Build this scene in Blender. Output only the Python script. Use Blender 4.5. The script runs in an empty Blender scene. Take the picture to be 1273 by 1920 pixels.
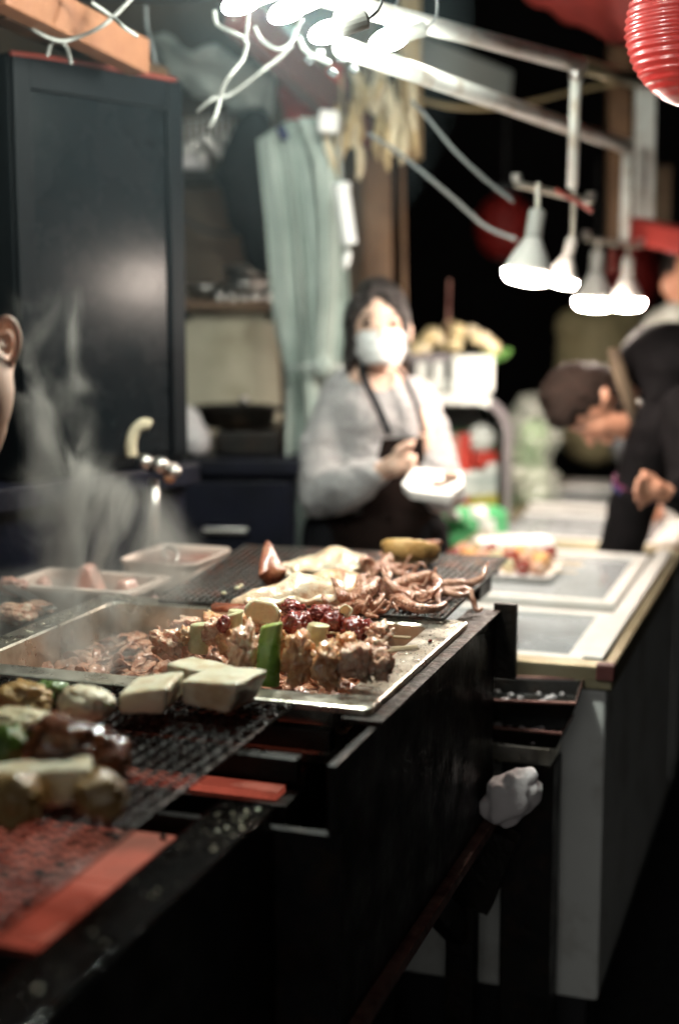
import bpy, bmesh, math, random
from mathutils import Vector, Matrix, Euler, noise
random.seed(7)
sc = bpy.context.scene
COL = sc.collection

# ------------------------------------------------------------------ camera
F, PITCH, CZ = 2667.0, math.radians(8.53), 1.53          # focal length in photo pixels, downward tilt, eye height
cd = bpy.data.cameras.new('camera'); cam = bpy.data.objects.new('camera', cd); COL.objects.link(cam)
cd.sensor_fit = 'VERTICAL'; cd.sensor_height = 36.0; cd.lens = F/1920*36.0
cam.location = (0, 0, CZ); cam.rotation_euler = (math.pi/2-PITCH, 0, 0)
cd.clip_start = .05; cd.clip_end = 200
cd.dof.use_dof = True; cd.dof.focus_distance = 2.16; cd.dof.aperture_fstop = 1.3; cd.dof.aperture_blades = 7
sc.camera = cam

# ------------------------------------------------------------------ night sky, moonless: the stall's own lamps and one added fill light it
w = bpy.data.worlds.new('World'); sc.world = w; w.use_nodes = True
nt = w.node_tree; bg = nt.nodes['Background']
sky = nt.nodes.new('ShaderNodeTexSky'); sky.sky_type = 'NISHITA'; sky.sun_disc = False
sky.sun_elevation = math.radians(-4); sky.sun_rotation = math.radians(200)
nt.links.new(sky.outputs[0], bg.inputs[0]); bg.inputs[1].default_value = .02

sd_ = bpy.data.lights.new('fill_sun', 'SUN'); sd_.energy = .2; sd_.angle = math.radians(30); sd_.color = (1.0,.97,.92)  # unseen fill from the street side, added to lighten the freezer front
fill_sun = bpy.data.objects.new('fill_sun', sd_); COL.objects.link(fill_sun); fill_sun.rotation_euler = (math.radians(72), 0, math.radians(-12))
vs = sc.view_settings; vs.view_transform = 'Standard'; vs.look = 'None'; vs.gamma = 1.0; vs.exposure = 0.0
sc.render.engine = 'CYCLES'
cy = sc.cycles; cy.use_denoising = True; cy.use_adaptive_sampling = True; cy.adaptive_threshold = .03; cy.adaptive_min_samples = 16; cy.max_bounces = 6; cy.diffuse_bounces = 2; cy.glossy_bounces = 3
cy.transmission_bounces = 6; cy.volume_bounces = 0; cy.transparent_max_bounces = 10
cy.sample_clamp_indirect = 4; cy.caustics_reflective = False; cy.caustics_refractive = False
cy.volume_step_rate = 1.5; cy.volume_max_steps = 48

BULB, SPOT = 840.0, 240.0                                    # how bright the bare bulbs and the reflector bulbs burn

# ------------------------------------------------------------------ geometry helpers
A = math.radians(18.9)                                    # the stall runs away to the right at this angle
cA, sA = math.cos(A), math.sin(A)
def ray(x, y):
    cx = (x-636.5)/F; cyy = (960-y)/F
    return Vector((cx, math.cos(PITCH)+cyy*math.sin(PITCH), -math.sin(PITCH)+cyy*math.cos(PITCH)))
def PY(x, y, Y):
    d = ray(x, y); k = Y/d.y; return Vector((d.x*k, Y, CZ+d.z*k))
def PZ(x, y, z):
    d = ray(x, y); k = (z-CZ)/d.z; return Vector((d.x*k, d.y*k, z))
def SW(p): return Vector((p[0]*cA+p[1]*sA, -p[0]*sA+p[1]*cA, p[2]))       # stall frame -> world
def WS(p): return Vector((p[0]*cA-p[1]*sA, p[0]*sA+p[1]*cA, p[2]))        # world -> stall frame

class MB:
    def __init__(s, S=False): s.v = []; s.f = []; s.S = S
    def add(s, vs, fs):
        b = len(s.v); s.v += [Vector(v) for v in vs]; s.f += [tuple(i+b for i in f) for f in fs]; return s
    def box(s, x0, x1, y0, y1, z0, z1):
        return s.add([(x0,y0,z0),(x1,y0,z0),(x1,y1,z0),(x0,y1,z0),(x0,y0,z1),(x1,y0,z1),(x1,y1,z1),(x0,y1,z1)],
                     [(3,2,1,0),(4,5,6,7),(0,1,5,4),(1,2,6,5),(2,3,7,6),(3,0,4,7)])
    def obox(s, c, size, R=None):
        R = R or Matrix.Identity(3); c = Vector(c); vs = []
        for z in (-.5,.5):
            for x, y in ((-.5,-.5),(.5,-.5),(.5,.5),(-.5,.5)): vs.append(c+R@Vector((x*size[0],y*size[1],z*size[2])))
        return s.add(vs, [(3,2,1,0),(4,5,6,7),(0,1,5,4),(1,2,6,5),(2,3,7,6),(3,0,4,7)])
    def bar(s, a, b, wd, h):
        a, b = Vector(a), Vector(b); d = (b-a); L = d.length; d.normalize()
        up = Vector((0,0,1)) if abs(d.z) < .95 else Vector((0,1,0))
        sx = d.cross(up).normalized(); uz = sx.cross(d)
        R = Matrix((sx, d, uz)).transposed()
        return s.obox((a+b)/2, (wd, L, h), R)
    def tube(s, pts, r, n=8, cap=True, flat=1.0):
        pts = [Vector(p) for p in pts]; m = len(pts); rs = r if isinstance(r, (list, tuple)) else [r]*m
        vs = []; fs = []; ref = None
        for i in range(m):
            d = (pts[min(i+1,m-1)]-pts[max(i-1,0)]).normalized()
            if ref is None: ref = Vector((0,0,1)) if abs(d.z) < .9 else Vector((1,0,0))
            a = (ref-d*ref.dot(d)).normalized(); b = d.cross(a); ref = a
            for k in range(n):
                t = 2*math.pi*k/n; vs.append(pts[i]+(a*math.cos(t)*flat+b*math.sin(t))*rs[i])
        for i in range(m-1):
            for k in range(n):
                k2 = (k+1)%n; fs.append((i*n+k, i*n+k2, (i+1)*n+k2, (i+1)*n+k))
        if cap: fs.append(tuple(range(n))[::-1]); fs.append(tuple((m-1)*n+k for k in range(n)))
        return s.add(vs, fs)
    def lathe(s, prof, c=(0,0,0), n=24, R=None):
        R = R or Matrix.Identity(3); c = Vector(c); vs = []; fs = []; m = len(prof)
        for r, z in prof:
            for k in range(n):
                t = 2*math.pi*k/n; vs.append(c+R@Vector((r*math.cos(t), r*math.sin(t), z)))
        for i in range(m-1):
            for k in range(n):
                k2 = (k+1)%n; fs.append((i*n+k, i*n+k2, (i+1)*n+k2, (i+1)*n+k))
        fs.append(tuple(range(n))[::-1]); fs.append(tuple((m-1)*n+k for k in range(n)))
        return s.add(vs, fs)
    def ell(s, c, r, R=None, nu=12, nv=8):
        prof = []
        R = R or Matrix.Identity(3); c = Vector(c); vs = [c+R@Vector((0,0,-r[2]))]; fs = []
        for j in range(1, nv):
            ph = -math.pi/2+math.pi*j/nv
            for k in range(nu):
                t = 2*math.pi*k/nu
                vs.append(c+R@Vector((r[0]*math.cos(ph)*math.cos(t), r[1]*math.cos(ph)*math.sin(t), r[2]*math.sin(ph))))
        vs.append(c+R@Vector((0,0,r[2]))); L = len(vs)-1
        for k in range(nu):
            k2 = (k+1)%nu; fs.append((0, 1+k2, 1+k)); fs.append((L, L-nu+k, L-nu+k2))
            for j in range(nv-2): fs.append((1+j*nu+k, 1+j*nu+k2, 1+(j+1)*nu+k2, 1+(j+1)*nu+k))
        return s.add(vs, fs)
    def cap(s, p0, r0, p1, r1, n=14):
        p0, p1 = Vector(p0), Vector(p1); d = p1-p0; L = d.length or 1e-6; d = d/L
        pts = []; rs = []
        for i in range(5):
            t = math.pi/2*i/4; pts.append(p0-d*r0*math.cos(t)); rs.append(max(r0*math.sin(t), 1e-4))
        for i in range(5):
            t = math.pi/2*i/4; pts.append(p1+d*r1*math.sin(t)); rs.append(max(r1*math.cos(t), 1e-4))
        return s.tube(pts, rs, n)
    def prism(s, pts, n):                                    # outline pts pushed along vector n
        n = Vector(n); m = len(pts); vs = [Vector(p) for p in pts]+[Vector(p)+n for p in pts]
        return s.add(vs, [tuple(range(m))[::-1], tuple(range(m, 2*m))]+[(i, (i+1)%m, m+(i+1)%m, m+i) for i in range(m)])
    def build(s, name, mat, parent=None, origin=None, smooth=False, bevel=0, seg=2, fix=True):
        vs = [SW(v) for v in s.v] if s.S else s.v
        if parent is not None: M = parent['_m'] if False else ROOTM[parent.name]; Mi = M.inverted(); vs = [Mi@v for v in vs]
        elif origin is not None: o = Vector(origin); vs = [v-o for v in vs]
        me = bpy.data.meshes.new(name); me.from_pydata([tuple(v) for v in vs], [], s.f); me.update()
        if fix:
            bm = bmesh.new(); bm.from_mesh(me); bmesh.ops.recalc_face_normals(bm, faces=bm.faces); bm.to_mesh(me); bm.free()
        ob = bpy.data.objects.new(name, me); COL.objects.link(ob); me.materials.append(M_(mat))
        if parent is not None: ob.parent = parent
        elif origin is not None: ob.location = origin
        ROOTM[ob.name] = ROOTM[parent.name] if parent is not None else (Matrix.Translation(origin) if origin is not None else Matrix.Identity(4))
        if smooth:
            for p in me.polygons: p.use_smooth = True
        if bevel:
            b = ob.modifiers.new('bevel', 'BEVEL'); b.width = bevel; b.segments = seg; b.limit_method = 'ANGLE'; b.angle_limit = math.radians(40)
        return ob
ROOTM = {}
def tag(o, label=None, cat=None, group=None, kind=None):
    if label: o['label'] = label
    if cat: o['category'] = cat
    if group: o['group'] = group
    if kind: o['kind'] = kind
    return o
def thing(name, label, cat, loc, rz=0.0, group=None):
    o = bpy.data.objects.new(name, None); COL.objects.link(o); o.empty_display_size = .05
    o.location = loc; o.rotation_euler = (0, 0, rz)
    ROOTM[o.name] = Matrix.Translation(loc) @ Matrix.Rotation(rz, 4, 'Z')
    return tag(o, label, cat, group)
def sthing(name, label, cat, sloc, group=None): return thing(name, label, cat, SW(sloc), -A, group)
def place(name, mesh, mat, parent, M):                       # object sharing mesh data, world matrix M
    o = bpy.data.objects.new(name, mesh); COL.objects.link(o)
    if parent is not None: o.parent = parent; M = ROOTM[parent.name].inverted() @ M
    loc, q, sca = M.decompose(); o.location = loc; o.rotation_euler = q.to_euler()
    me = mesh.copy(); me.transform(Matrix.Diagonal((*sca, 1))); o.data = me; me.update()
    ROOTM[o.name] = ROOTM[parent.name] if parent is not None else M
    return o
def RZ(a): return Matrix.Rotation(a, 3, 'Z')
def RE(x, y, z): return Euler((x, y, z)).to_matrix()

def soften(o, mt, voxel=.008, smooth=6, disp=0, dfreq=30):   # fuse the shapes of a mesh into one continuous, slightly uneven surface
    name = o.name.split('.')[0]
    r = o.modifiers.new('r', 'REMESH'); r.mode = 'VOXEL'; r.voxel_size = voxel; r.use_smooth_shade = True
    if smooth:
        s_ = o.modifiers.new('s', 'SMOOTH'); s_.factor = .5; s_.iterations = smooth
    dg = bpy.context.evaluated_depsgraph_get(); me = bpy.data.meshes.new_from_object(o.evaluated_get(dg))
    old = o.data; o.modifiers.clear(); o.data = me; bpy.data.meshes.remove(old); me.name = name
    if disp:
        ns = [v.normal.copy() for v in me.vertices]
        for v, n in zip(me.vertices, ns):
            w_ = noise.noise(v.co*dfreq*.35)*1.6+noise.noise(v.co*dfreq)*.6+abs(noise.noise(Vector((v.co.x*dfreq*.5, v.co.y*dfreq*.5, v.co.z*dfreq*1.3))))*1.2
            v.co += n*disp*w_
    if not me.materials: me.materials.append(M_(mt))
    return o
def blob(name, mt, parent, prims, voxel=.008, smooth=6, disp=0, dfreq=30):
    m = MB()
    for p in prims:
        if p[0] == 'c': m.cap(p[1], p[2], p[3], p[4])
        else: m.ell(p[1], p[2], p[3] if len(p) > 3 else None, 20, 14)
    return soften(m.build(name, mt, parent), mt, voxel, smooth, disp, dfreq)

# ------------------------------------------------------------------ materials
MATS = {}
def mat(name, c1, c2=None, scale=12, rough=.5, rough2=None, metal=0, bump=0, bscale=None, spec=.5, coat=0, sss=0, trans=0, emit=None, es=0, dirt=None, dscale=6, damt=.5, sheen=0):
    m = bpy.data.materials.new(name); m.use_nodes = True; n = m.node_tree.nodes; l = m.node_tree.links; b = n['Principled BSDF']
    b.inputs['Base Color'].default_value = (*c1, 1); b.inputs['Roughness'].default_value = rough; b.inputs['Metallic'].default_value = metal
    b.inputs['Specular IOR Level'].default_value = spec; b.inputs['Coat Weight'].default_value = coat; b.inputs['Coat Roughness'].default_value = .12
    b.inputs['Transmission Weight'].default_value = trans; b.inputs['Sheen Weight'].default_value = sheen
    if sss: b.inputs['Subsurface Weight'].default_value = sss; b.inputs['Subsurface Radius'].default_value = (.012, .006, .004); b.inputs['Subsurface Scale'].default_value = 1
    tc = n.new('ShaderNodeTexCoord')
    def nz(sc_, det=3):
        t = n.new('ShaderNodeTexNoise'); t.inputs['Scale'].default_value = sc_; t.inputs['Detail'].default_value = det; t.inputs['Roughness'].default_value = .62
        l.new(va.outputs[0], t.inputs['Vector']); return t
    oi = n.new('ShaderNodeObjectInfo'); va = n.new('ShaderNodeVectorMath'); va.operation = 'MULTIPLY_ADD'
    l.new(oi.outputs['Random'], va.inputs[0]); va.inputs[1].default_value = (7.3,5.1,9.7); l.new(tc.outputs['Object'], va.inputs[2])
    col = None
    if c2 is not None:
        t = nz(scale); r = n.new('ShaderNodeValToRGB'); r.color_ramp.elements[0].position = .36; r.color_ramp.elements[1].position = .64
        r.color_ramp.elements[0].color = (*c1, 1); r.color_ramp.elements[1].color = (*c2, 1)
        l.new(t.outputs['Fac'], r.inputs['Fac']); col = r.outputs['Color']
    if dirt is not None:
        t = nz(dscale, 4); r = n.new('ShaderNodeValToRGB'); r.color_ramp.elements[0].position = .5; r.color_ramp.elements[1].position = .68
        r.color_ramp.elements[0].color = (0,0,0,1); r.color_ramp.elements[1].color = (damt,)*3+(1,)
        l.new(t.outputs['Fac'], r.inputs['Fac'])
        mx = n.new('ShaderNodeMix'); mx.data_type = 'RGBA'; l.new(r.outputs['Color'], mx.inputs['Factor'])
        if col: l.new(col, mx.inputs['A'])
        else: mx.inputs['A'].default_value = (*c1, 1)
        mx.inputs['B'].default_value = (*dirt, 1); col = mx.outputs['Result']
    if col: l.new(col, b.inputs['Base Color'])
    if rough2 is not None:
        t = nz(scale*1.7); mr = n.new('ShaderNodeMapRange'); mr.inputs['From Min'].default_value = .35; mr.inputs['From Max'].default_value = .65
        mr.inputs['To Min'].default_value = rough; mr.inputs['To Max'].default_value = rough2
        l.new(t.outputs['Fac'], mr.inputs['Value']); l.new(mr.outputs['Result'], b.inputs['Roughness'])
    if bump:
        t = nz(bscale or scale*3); bp = n.new('ShaderNodeBump'); bp.inputs['Strength'].default_value = bump; bp.inputs['Distance'].default_value = .01
        l.new(t.outputs['Fac'], bp.inputs['Height']); l.new(bp.outputs['Normal'], b.inputs['Normal'])
    if emit is not None:
        b.inputs['Emission Color'].default_value = (*emit, 1); b.inputs['Emission Strength'].default_value = es
    MATS[name] = m; return m
def M_(k): return MATS[k] if isinstance(k, str) else k

mat('asphalt', (.03,.03,.032), (.05,.05,.05), 30, .55, .25, bump=.3, bscale=180)
mat('steel', (.78,.75,.66), (.66,.62,.52), 14, .24, .4, metal=1, bump=.06, bscale=60, dirt=(.3,.23,.12), dscale=14, damt=.5)
mat('steel_clean', (.62,.6,.57), None, 9, .28, .4, metal=1, bump=.03, bscale=40)
mat('black_iron', (.006,.0055,.005), (.011,.009,.007), 14, .3, .55, bump=.25, bscale=60, spec=.3, dirt=(.028,.016,.009), dscale=16, damt=.5)
mat('black_panel', (.005,.005,.006), (.01,.008,.007), 9, .35, .6, bump=.15, bscale=50, spec=.3, dirt=(.03,.016,.01), dscale=22, damt=.6)
mat('wet_iron', (.003,.003,.003), (.006,.005,.005), 30, .06, .16, bump=.3, bscale=40, spec=.22)
mat('steel_warm', (.74,.6,.52), (.62,.5,.43), 12, .3, .45, metal=.12, bump=.04, bscale=50)
mat('greasy_rim', (.022,.015,.01), (.01,.007,.005), 25, .3, .6, bump=.4, bscale=90, spec=.25, dirt=(.07,.025,.015), dscale=30, damt=.7)
mat('reddish_trim', (.3,.16,.13), (.12,.04,.035), 22, .45, .6, metal=.5, bump=.2)
mat('net_wire', (.05,.05,.05), (.02,.018,.017), 60, .18, .4, metal=1, dirt=(.02,.008,.005), dscale=40, damt=.7)
mat('net_far', (.085,.085,.08), (.04,.035,.03), 60, .35, .6, metal=.8, dirt=(.16,.06,.04), dscale=30, damt=.8)
mat('white_enamel', (.8,.82,.79), (.74,.76,.73), 5, .42, .5, bump=.02, dirt=(.3,.27,.22), dscale=7, damt=.5)
mat('brass_frame', (.34,.3,.2), (.27,.23,.14), 12, .38, .5, metal=.7)
mat('lid_frame', (.72,.71,.68), (.66,.64,.6), 14, .35, .45)
mat('liner', (.62,.66,.68), (.5,.55,.58), 8, .6)
mat('frozen_pack', (.5,.42,.4), (.35,.4,.45), 16, .35, bump=.3)
mat('frozen_blue', (.2,.27,.34), (.3,.36,.42), 10, .4, bump=.3)
mat('frozen_yellow', (.7,.42,.15), (.6,.3,.12), 16, .4, bump=.2)
mat('frozen_red', (.5,.12,.07), (.4,.08,.05), 16, .4, bump=.2)
mat('paper', (.82,.8,.78), (.78,.76,.73), 9, .7, bump=.05)
mat('tissue', (.78,.74,.74), (.72,.66,.67), 10, .75, bump=.25, bscale=40)
mat('white_plastic', (.75,.76,.75), None, 8, .4)
mat('black_plastic', (.02,.02,.022), None, 8, .4)
mat('wood', (.2,.11,.055), (.13,.07,.035), 8, .6, bump=.2)
mat('wood_warm', (.32,.14,.07), (.25,.1,.05), 8, .6, bump=.2)
mat('stick', (.62,.47,.28), (.5,.36,.2), 30, .6)
mat('cable_white', (.3,.3,.28), None, 8, .5)
mat('cable_grey', (.14,.15,.15), None, 8, .5)
mat('cable_red', (.2,.03,.02), None, 8, .5)
mat('cable_tan', (.4,.32,.18), None, 8, .5)
mat('pipe_paint', (.72,.72,.68), (.62,.6,.55), 14, .42, .55, metal=0, bump=.05, dirt=(.4,.28,.18), dscale=14, damt=.5)
mat('cabinet_gloss', (.006,.009,.011), (.009,.011,.013), 6, .24, .3, spec=.16, bump=.03, bscale=12)
mat('cabinet_edge', (.007,.009,.011), None, 6, .5, spec=.1)
mat('tarp_grey', (.16,.19,.19), (.12,.145,.145), 4, .7, bump=.3, bscale=8)
mat('tarp_pale', (.42,.46,.44), (.34,.38,.36), 4, .65, bump=.3, bscale=8)
mat('maroon_paint', (.11,.03,.025), (.08,.022,.02), 8, .6, bump=.2)
mat('tarp_red', (.42,.045,.035), (.34,.035,.03), 5, .6, bump=.2, bscale=10)
mat('curtain', (.46,.52,.48), (.36,.42,.385), 7, .85, bump=.35, bscale=40, spec=.1)
mat('wall_dark', (.008,.007,.007), (.006,.005,.005), 4, .8, bump=.2, spec=.1)
mat('wall_brown', (.12,.085,.055), (.085,.062,.042), 5, .6, bump=.2)
mat('cream_board', (.5,.47,.36), (.4,.37,.27), 5, .5, .65, bump=.1, dirt=(.2,.17,.1), dscale=5, damt=.5)
mat('counter_dark', (.009,.01,.02), (.006,.007,.012), 8, .4, .55, spec=.2)
mat('tan_dried', (.55,.42,.22), (.4,.28,.14), 14, .5, .7, bump=.4, bscale=60)
mat('tan_pale', (.7,.62,.45), (.6,.5,.33), 14, .5, .7, bump=.4, bscale=60)
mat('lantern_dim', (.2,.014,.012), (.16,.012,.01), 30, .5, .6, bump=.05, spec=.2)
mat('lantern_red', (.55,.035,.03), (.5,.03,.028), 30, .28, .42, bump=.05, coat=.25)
mat('bulb_cool', (.9,.95,.92), emit=(.95,1.0,.9), es=BULB)
mat('bulb_cool_far', (.9,.95,.92), emit=(.95,1.0,.9), es=BULB*.8)
mat('bulb_warm', (.95,.9,.85), emit=(1.0,.84,.72), es=SPOT)
mat('bulb_glass', (.52,.51,.48), None, 8, .3, spec=.4)
mat('socket', (.3,.3,.28), None, 8, .4)
mat('bracket', (.38,.36,.32), (.3,.27,.22), 20, .45, metal=.7)
mat('ceramic', (.3,.1,.07), None, 8, .8)
mat('skin', (.52,.27,.18), (.46,.22,.14), 20, .5, sss=.12, bump=.04, bscale=150)
mat('skin_pale', (.62,.42,.33), (.58,.37,.28), 20, .5, sss=.12)
mat('hair', (.01,.008,.008), (.022,.016,.014), 110, .35, .5, bump=.8, bscale=240)
mat('hair_brown', (.03,.016,.012), (.012,.008,.006), 90, .6, .75, bump=.8, bscale=200, spec=.2)
mat('lips', (.3,.1,.09), None, 8, .4)
mat('eye_dark', (.02,.015,.013), None, 8, .2)
mat('mask_cloth', (.62,.62,.61), None, 8, .8)
mat('knit', (.38,.365,.365), (.27,.26,.265), 70, .9, bump=1.0, bscale=130, sheen=.3)
mat('apron', (.006,.0035,.003), (.009,.005,.004), 12, .8, spec=.08)
mat('strap', (.006,.008,.01), None, 8, .7, spec=.15)
mat('trousers', (.01,.01,.012), None, 8, .8, spec=.1)
mat('jacket', (.005,.0045,.005), (.008,.007,.008), 14, .7, .85, bump=.3, bscale=30, spec=.08)
mat('jacket_grey', (.06,.064,.068), (.045,.048,.05), 12, .75, bump=.3, bscale=30, spec=.15)
mat('hood', (.3,.31,.28), (.25,.26,.23), 12, .8, bump=.3, bscale=40)
mat('collar', (.12,.09,.06), (.09,.065,.045), 16, .8, spec=.2)
mat('olive', (.2,.17,.09), (.14,.125,.065), 10, .75, bump=.3, bscale=20)
mat('band_purple', (.1,.008,.05), None, 8, .7)
mat('band_blue', (.012,.012,.09), None, 8, .7)
mat('shoe', (.02,.02,.02), None, 8, .5)
# food
mat('meat', (.8,.45,.22), (.56,.2,.08), 60, .12, .34, bump=.5, bscale=190, coat=.8, sss=.14, dirt=(.9,.72,.48), dscale=75, damt=.85)
mat('meat_pink', (.84,.54,.38), (.64,.3,.19), 60, .12, .34, bump=.5, bscale=190, coat=.8, sss=.16, dirt=(.92,.8,.62), dscale=70, damt=.85)
mat('meat_red', (.3,.035,.02), (.13,.015,.012), 55, .12, .35, bump=.4, bscale=150, coat=.8, sss=.08, dirt=(.45,.14,.08), dscale=60, damt=.5)
mat('glazed', (.22,.07,.025), (.07,.02,.008), 45, .06, .2, bump=.7, bscale=110, coat=1.0)
mat('leek_white', (.66,.63,.4), (.55,.54,.3), 60, .25, .4, bump=.15, bscale=140, coat=.4, sss=.2, dirt=(.5,.3,.1), dscale=40, damt=.35)
mat('onion', (.74,.68,.48), (.66,.58,.36), 50, .22, .36, bump=.12, bscale=120, coat=.5, sss=.2, dirt=(.5,.3,.1), dscale=40, damt=.35)
mat('leek_green', (.05,.1,.012), (.09,.15,.025), 30, .25, .4, bump=.3, bscale=80, coat=.4)
mat('tteok', (.78,.74,.58), (.72,.66,.48), 30, .3, .45, bump=.2, bscale=70, coat=.25, sss=.15, dirt=(.5,.3,.11), dscale=24, damt=.55)
mat('potato', (.5,.34,.14), (.34,.19,.065), 40, .18, .4, bump=.5, bscale=110, coat=.6, sss=.08, dirt=(.12,.045,.018), dscale=26, damt=.8)
mat('greens', (.07,.13,.03), (.12,.18,.05), 22, .3, bump=.3, coat=.3)
mat('stew', (.66,.33,.2), (.42,.15,.08), 70, .06, .22, bump=.6, bscale=180, coat=1.0, dirt=(.8,.6,.46), dscale=60, damt=.8)
mat('broth', (.34,.14,.07), (.42,.2,.11), 40, .06, .14, bump=.5, bscale=130, coat=.8)
mat('sauce', (.26,.05,.025), (.18,.03,.015), 14, .15, bump=.2, coat=.5)
mat('squid', (.86,.64,.42), (.62,.32,.15), 20, .12, .3, bump=.4, bscale=90, coat=.7, sss=.15, dirt=(.34,.1,.04), dscale=26, damt=.9)
mat('squid_pale', (.9,.78,.6), (.78,.54,.34), 18, .12, .3, bump=.35, bscale=90, coat=.7, sss=.18, dirt=(.42,.16,.07), dscale=24, damt=.8)
mat('squid_fin', (.36,.11,.05), (.2,.05,.025), 40, .25, .45, bump=.4, bscale=100, coat=.4, dirt=(.55,.3,.17), dscale=36, damt=.5)
mat('tentacle', (.6,.32,.21), (.36,.13,.075), 50, .12, .32, bump=.6, bscale=200, coat=.7, sss=.08, dirt=(.74,.5,.36), dscale=60, damt=.45)
mat('bread', (.62,.4,.15), (.5,.27,.09), 16, .45, .6, bump=.3, bscale=60, sss=.08, dirt=(.3,.11,.04), dscale=12, damt=.5)
mat('crumb', (.74,.58,.3), (.62,.42,.18), 18, .5, bump=.4, bscale=50, sss=.12)
mat('raw_pink', (.62,.36,.3), (.52,.26,.2), 16, .3, bump=.25, coat=.3, sss=.15, dirt=(.72,.55,.45), dscale=20, damt=.6)
mat('garlic', (.68,.58,.36), (.55,.42,.2), 14, .5, bump=.3)
mat('leaf', (.09,.24,.05), (.16,.36,.09), 18, .4, bump=.2)
mat('bottle_green', (.07,.34,.13), (.12,.45,.2), 6, .15, coat=.4)
mat('pack_red', (.62,.07,.05), (.52,.05,.04), 6, .35)
mat('pack_white', (.75,.78,.74), None, 6, .4)
mat('pack_yellow', (.55,.48,.06), (.45,.42,.06), 6, .4)
mat('case_grey', (.24,.22,.23), (.2,.18,.19), 6, .35, metal=.3)

def emission_material(name, c, s, grain):
    m = bpy.data.materials.new(name); m.use_nodes = True; n = m.node_tree.nodes; l = m.node_tree.links
    b = n['Principled BSDF']; b.inputs['Base Color'].default_value = (.25,.09,.06,1); b.inputs['Roughness'].default_value = .8
    tc = n.new('ShaderNodeTexCoord'); v = n.new('ShaderNodeTexVoronoi'); v.feature = 'DISTANCE_TO_EDGE'; v.inputs['Scale'].default_value = grain; v.inputs['Randomness'].default_value = .15
    l.new(tc.outputs['Object'], v.inputs['Vector'])
    r = n.new('ShaderNodeMapRange'); r.inputs['From Max'].default_value = .25; r.inputs['To Min'].default_value = 1.15; r.inputs['To Max'].default_value = .55; l.new(v.outputs['Distance'], r.inputs['Value'])
    t = n.new('ShaderNodeTexNoise'); t.inputs['Scale'].default_value = 11; t.inputs['Detail'].default_value = 5; l.new(tc.outputs['Object'], t.inputs['Vector'])
    r2 = n.new('ShaderNodeMapRange'); r2.inputs['From Min'].default_value = .32; r2.inputs['From Max'].default_value = .62; r2.inputs['To Min'].default_value = .25; r2.inputs['To Max'].default_value = 1.05; l.new(t.outputs['Fac'], r2.inputs['Value'])
    mu = n.new('ShaderNodeMath'); mu.operation = 'MULTIPLY'; l.new(r.outputs[0], mu.inputs[0]); l.new(r2.outputs[0], mu.inputs[1])
    mu2 = n.new('ShaderNodeMath'); mu2.operation = 'MULTIPLY'; l.new(mu.outputs[0], mu2.inputs[0]); mu2.inputs[1].default_value = s
    b.inputs['Emission Color'].default_value = (*c, 1); l.new(mu2.outputs[0], b.inputs['Emission Strength'])
    MATS[name] = m
emission_material('burner_glow', (1.0,.19,.115), .29, 190)

def glass_material(name, rough, tint, fac):
    # frosty freezer glass: mostly clear, with a milky rime that takes the lamp light
    m = bpy.data.materials.new(name); m.use_nodes = True; n = m.node_tree.nodes; l = m.node_tree.links
    out = n['Material Output']; b = n['Principled BSDF']; b.inputs['Base Color'].default_value = (*tint, 1); b.inputs['Roughness'].default_value = rough
    tr = n.new('ShaderNodeBsdfTransparent'); tr.inputs[0].default_value = (.9,.93,.94,1)
    tc = n.new('ShaderNodeTexCoord'); t = n.new('ShaderNodeTexNoise'); t.inputs['Scale'].default_value = 5; t.inputs['Detail'].default_value = 6; l.new(tc.outputs['Object'], t.inputs['Vector'])
    r = n.new('ShaderNodeMapRange'); r.inputs['From Min'].default_value = .3; r.inputs['From Max'].default_value = .7; r.inputs['To Min'].default_value = fac*.6; r.inputs['To Max'].default_value = min(1, fac*1.4); l.new(t.outputs['Fac'], r.inputs['Value'])
    mx = n.new('ShaderNodeMixShader'); l.new(r.outputs[0], mx.inputs[0]); l.new(tr.outputs[0], mx.inputs[1]); l.new(b.outputs[0], mx.inputs[2])
    l.new(mx.outputs[0], out.inputs[0]); MATS[name] = m
glass_material('lid_glass', .16, (.55,.58,.6), .42)
glass_material('case_glass', .06, (.3,.36,.33), .07)
glass_material('cling_film', .2, (.5,.52,.45), .45)

# ------------------------------------------------------------------ setting
g = MB().add([(-30,-10,0),(30,-10,0),(30,50,0),(-30,50,0)], [(0,1,2,3)]).build('ground', 'asphalt'); tag(g, kind='structure')
def sag_sheet(corners, nu, nv, sag, mt, name, th=.006, wob=.0, seed=0):
    a, b, c, d = [Vector(p) for p in corners]; m = MB(); N = (b-a).cross(d-a).normalized()
    for layer in (0, 1):
        for j in range(nv+1):
            for i in range(nu+1):
                u, v = i/nu, j/nv; p = (a*(1-u)+b*u)*(1-v)+(d*(1-u)+c*u)*v
                p = p+Vector((0,0,-sag*math.sin(math.pi*u)*math.sin(math.pi*v)))+N*(wob*noise.noise(Vector((u*5+seed, v*5, seed)))+layer*th)
                m.v.append(p)
    k = (nu+1)*(nv+1); q = lambda i, j: j*(nu+1)+i
    for j in range(nv):
        for i in range(nu):
            f = (q(i,j), q(i+1,j), q(i+1,j+1), q(i,j+1)); m.f.append(f); m.f.append(tuple(x+k for x in f[::-1]))
    rim = [q(i,0) for i in range(nu+1)]+[q(nu,j) for j in range(1,nv+1)]+[q(i,nv) for i in range(nu-1,-1,-1)]+[q(0,j) for j in range(nv-1,0,-1)]
    for x, y in zip(rim, rim[1:]+rim[:1]): m.f.append((x, x+k, y+k, y))
    return m
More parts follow.
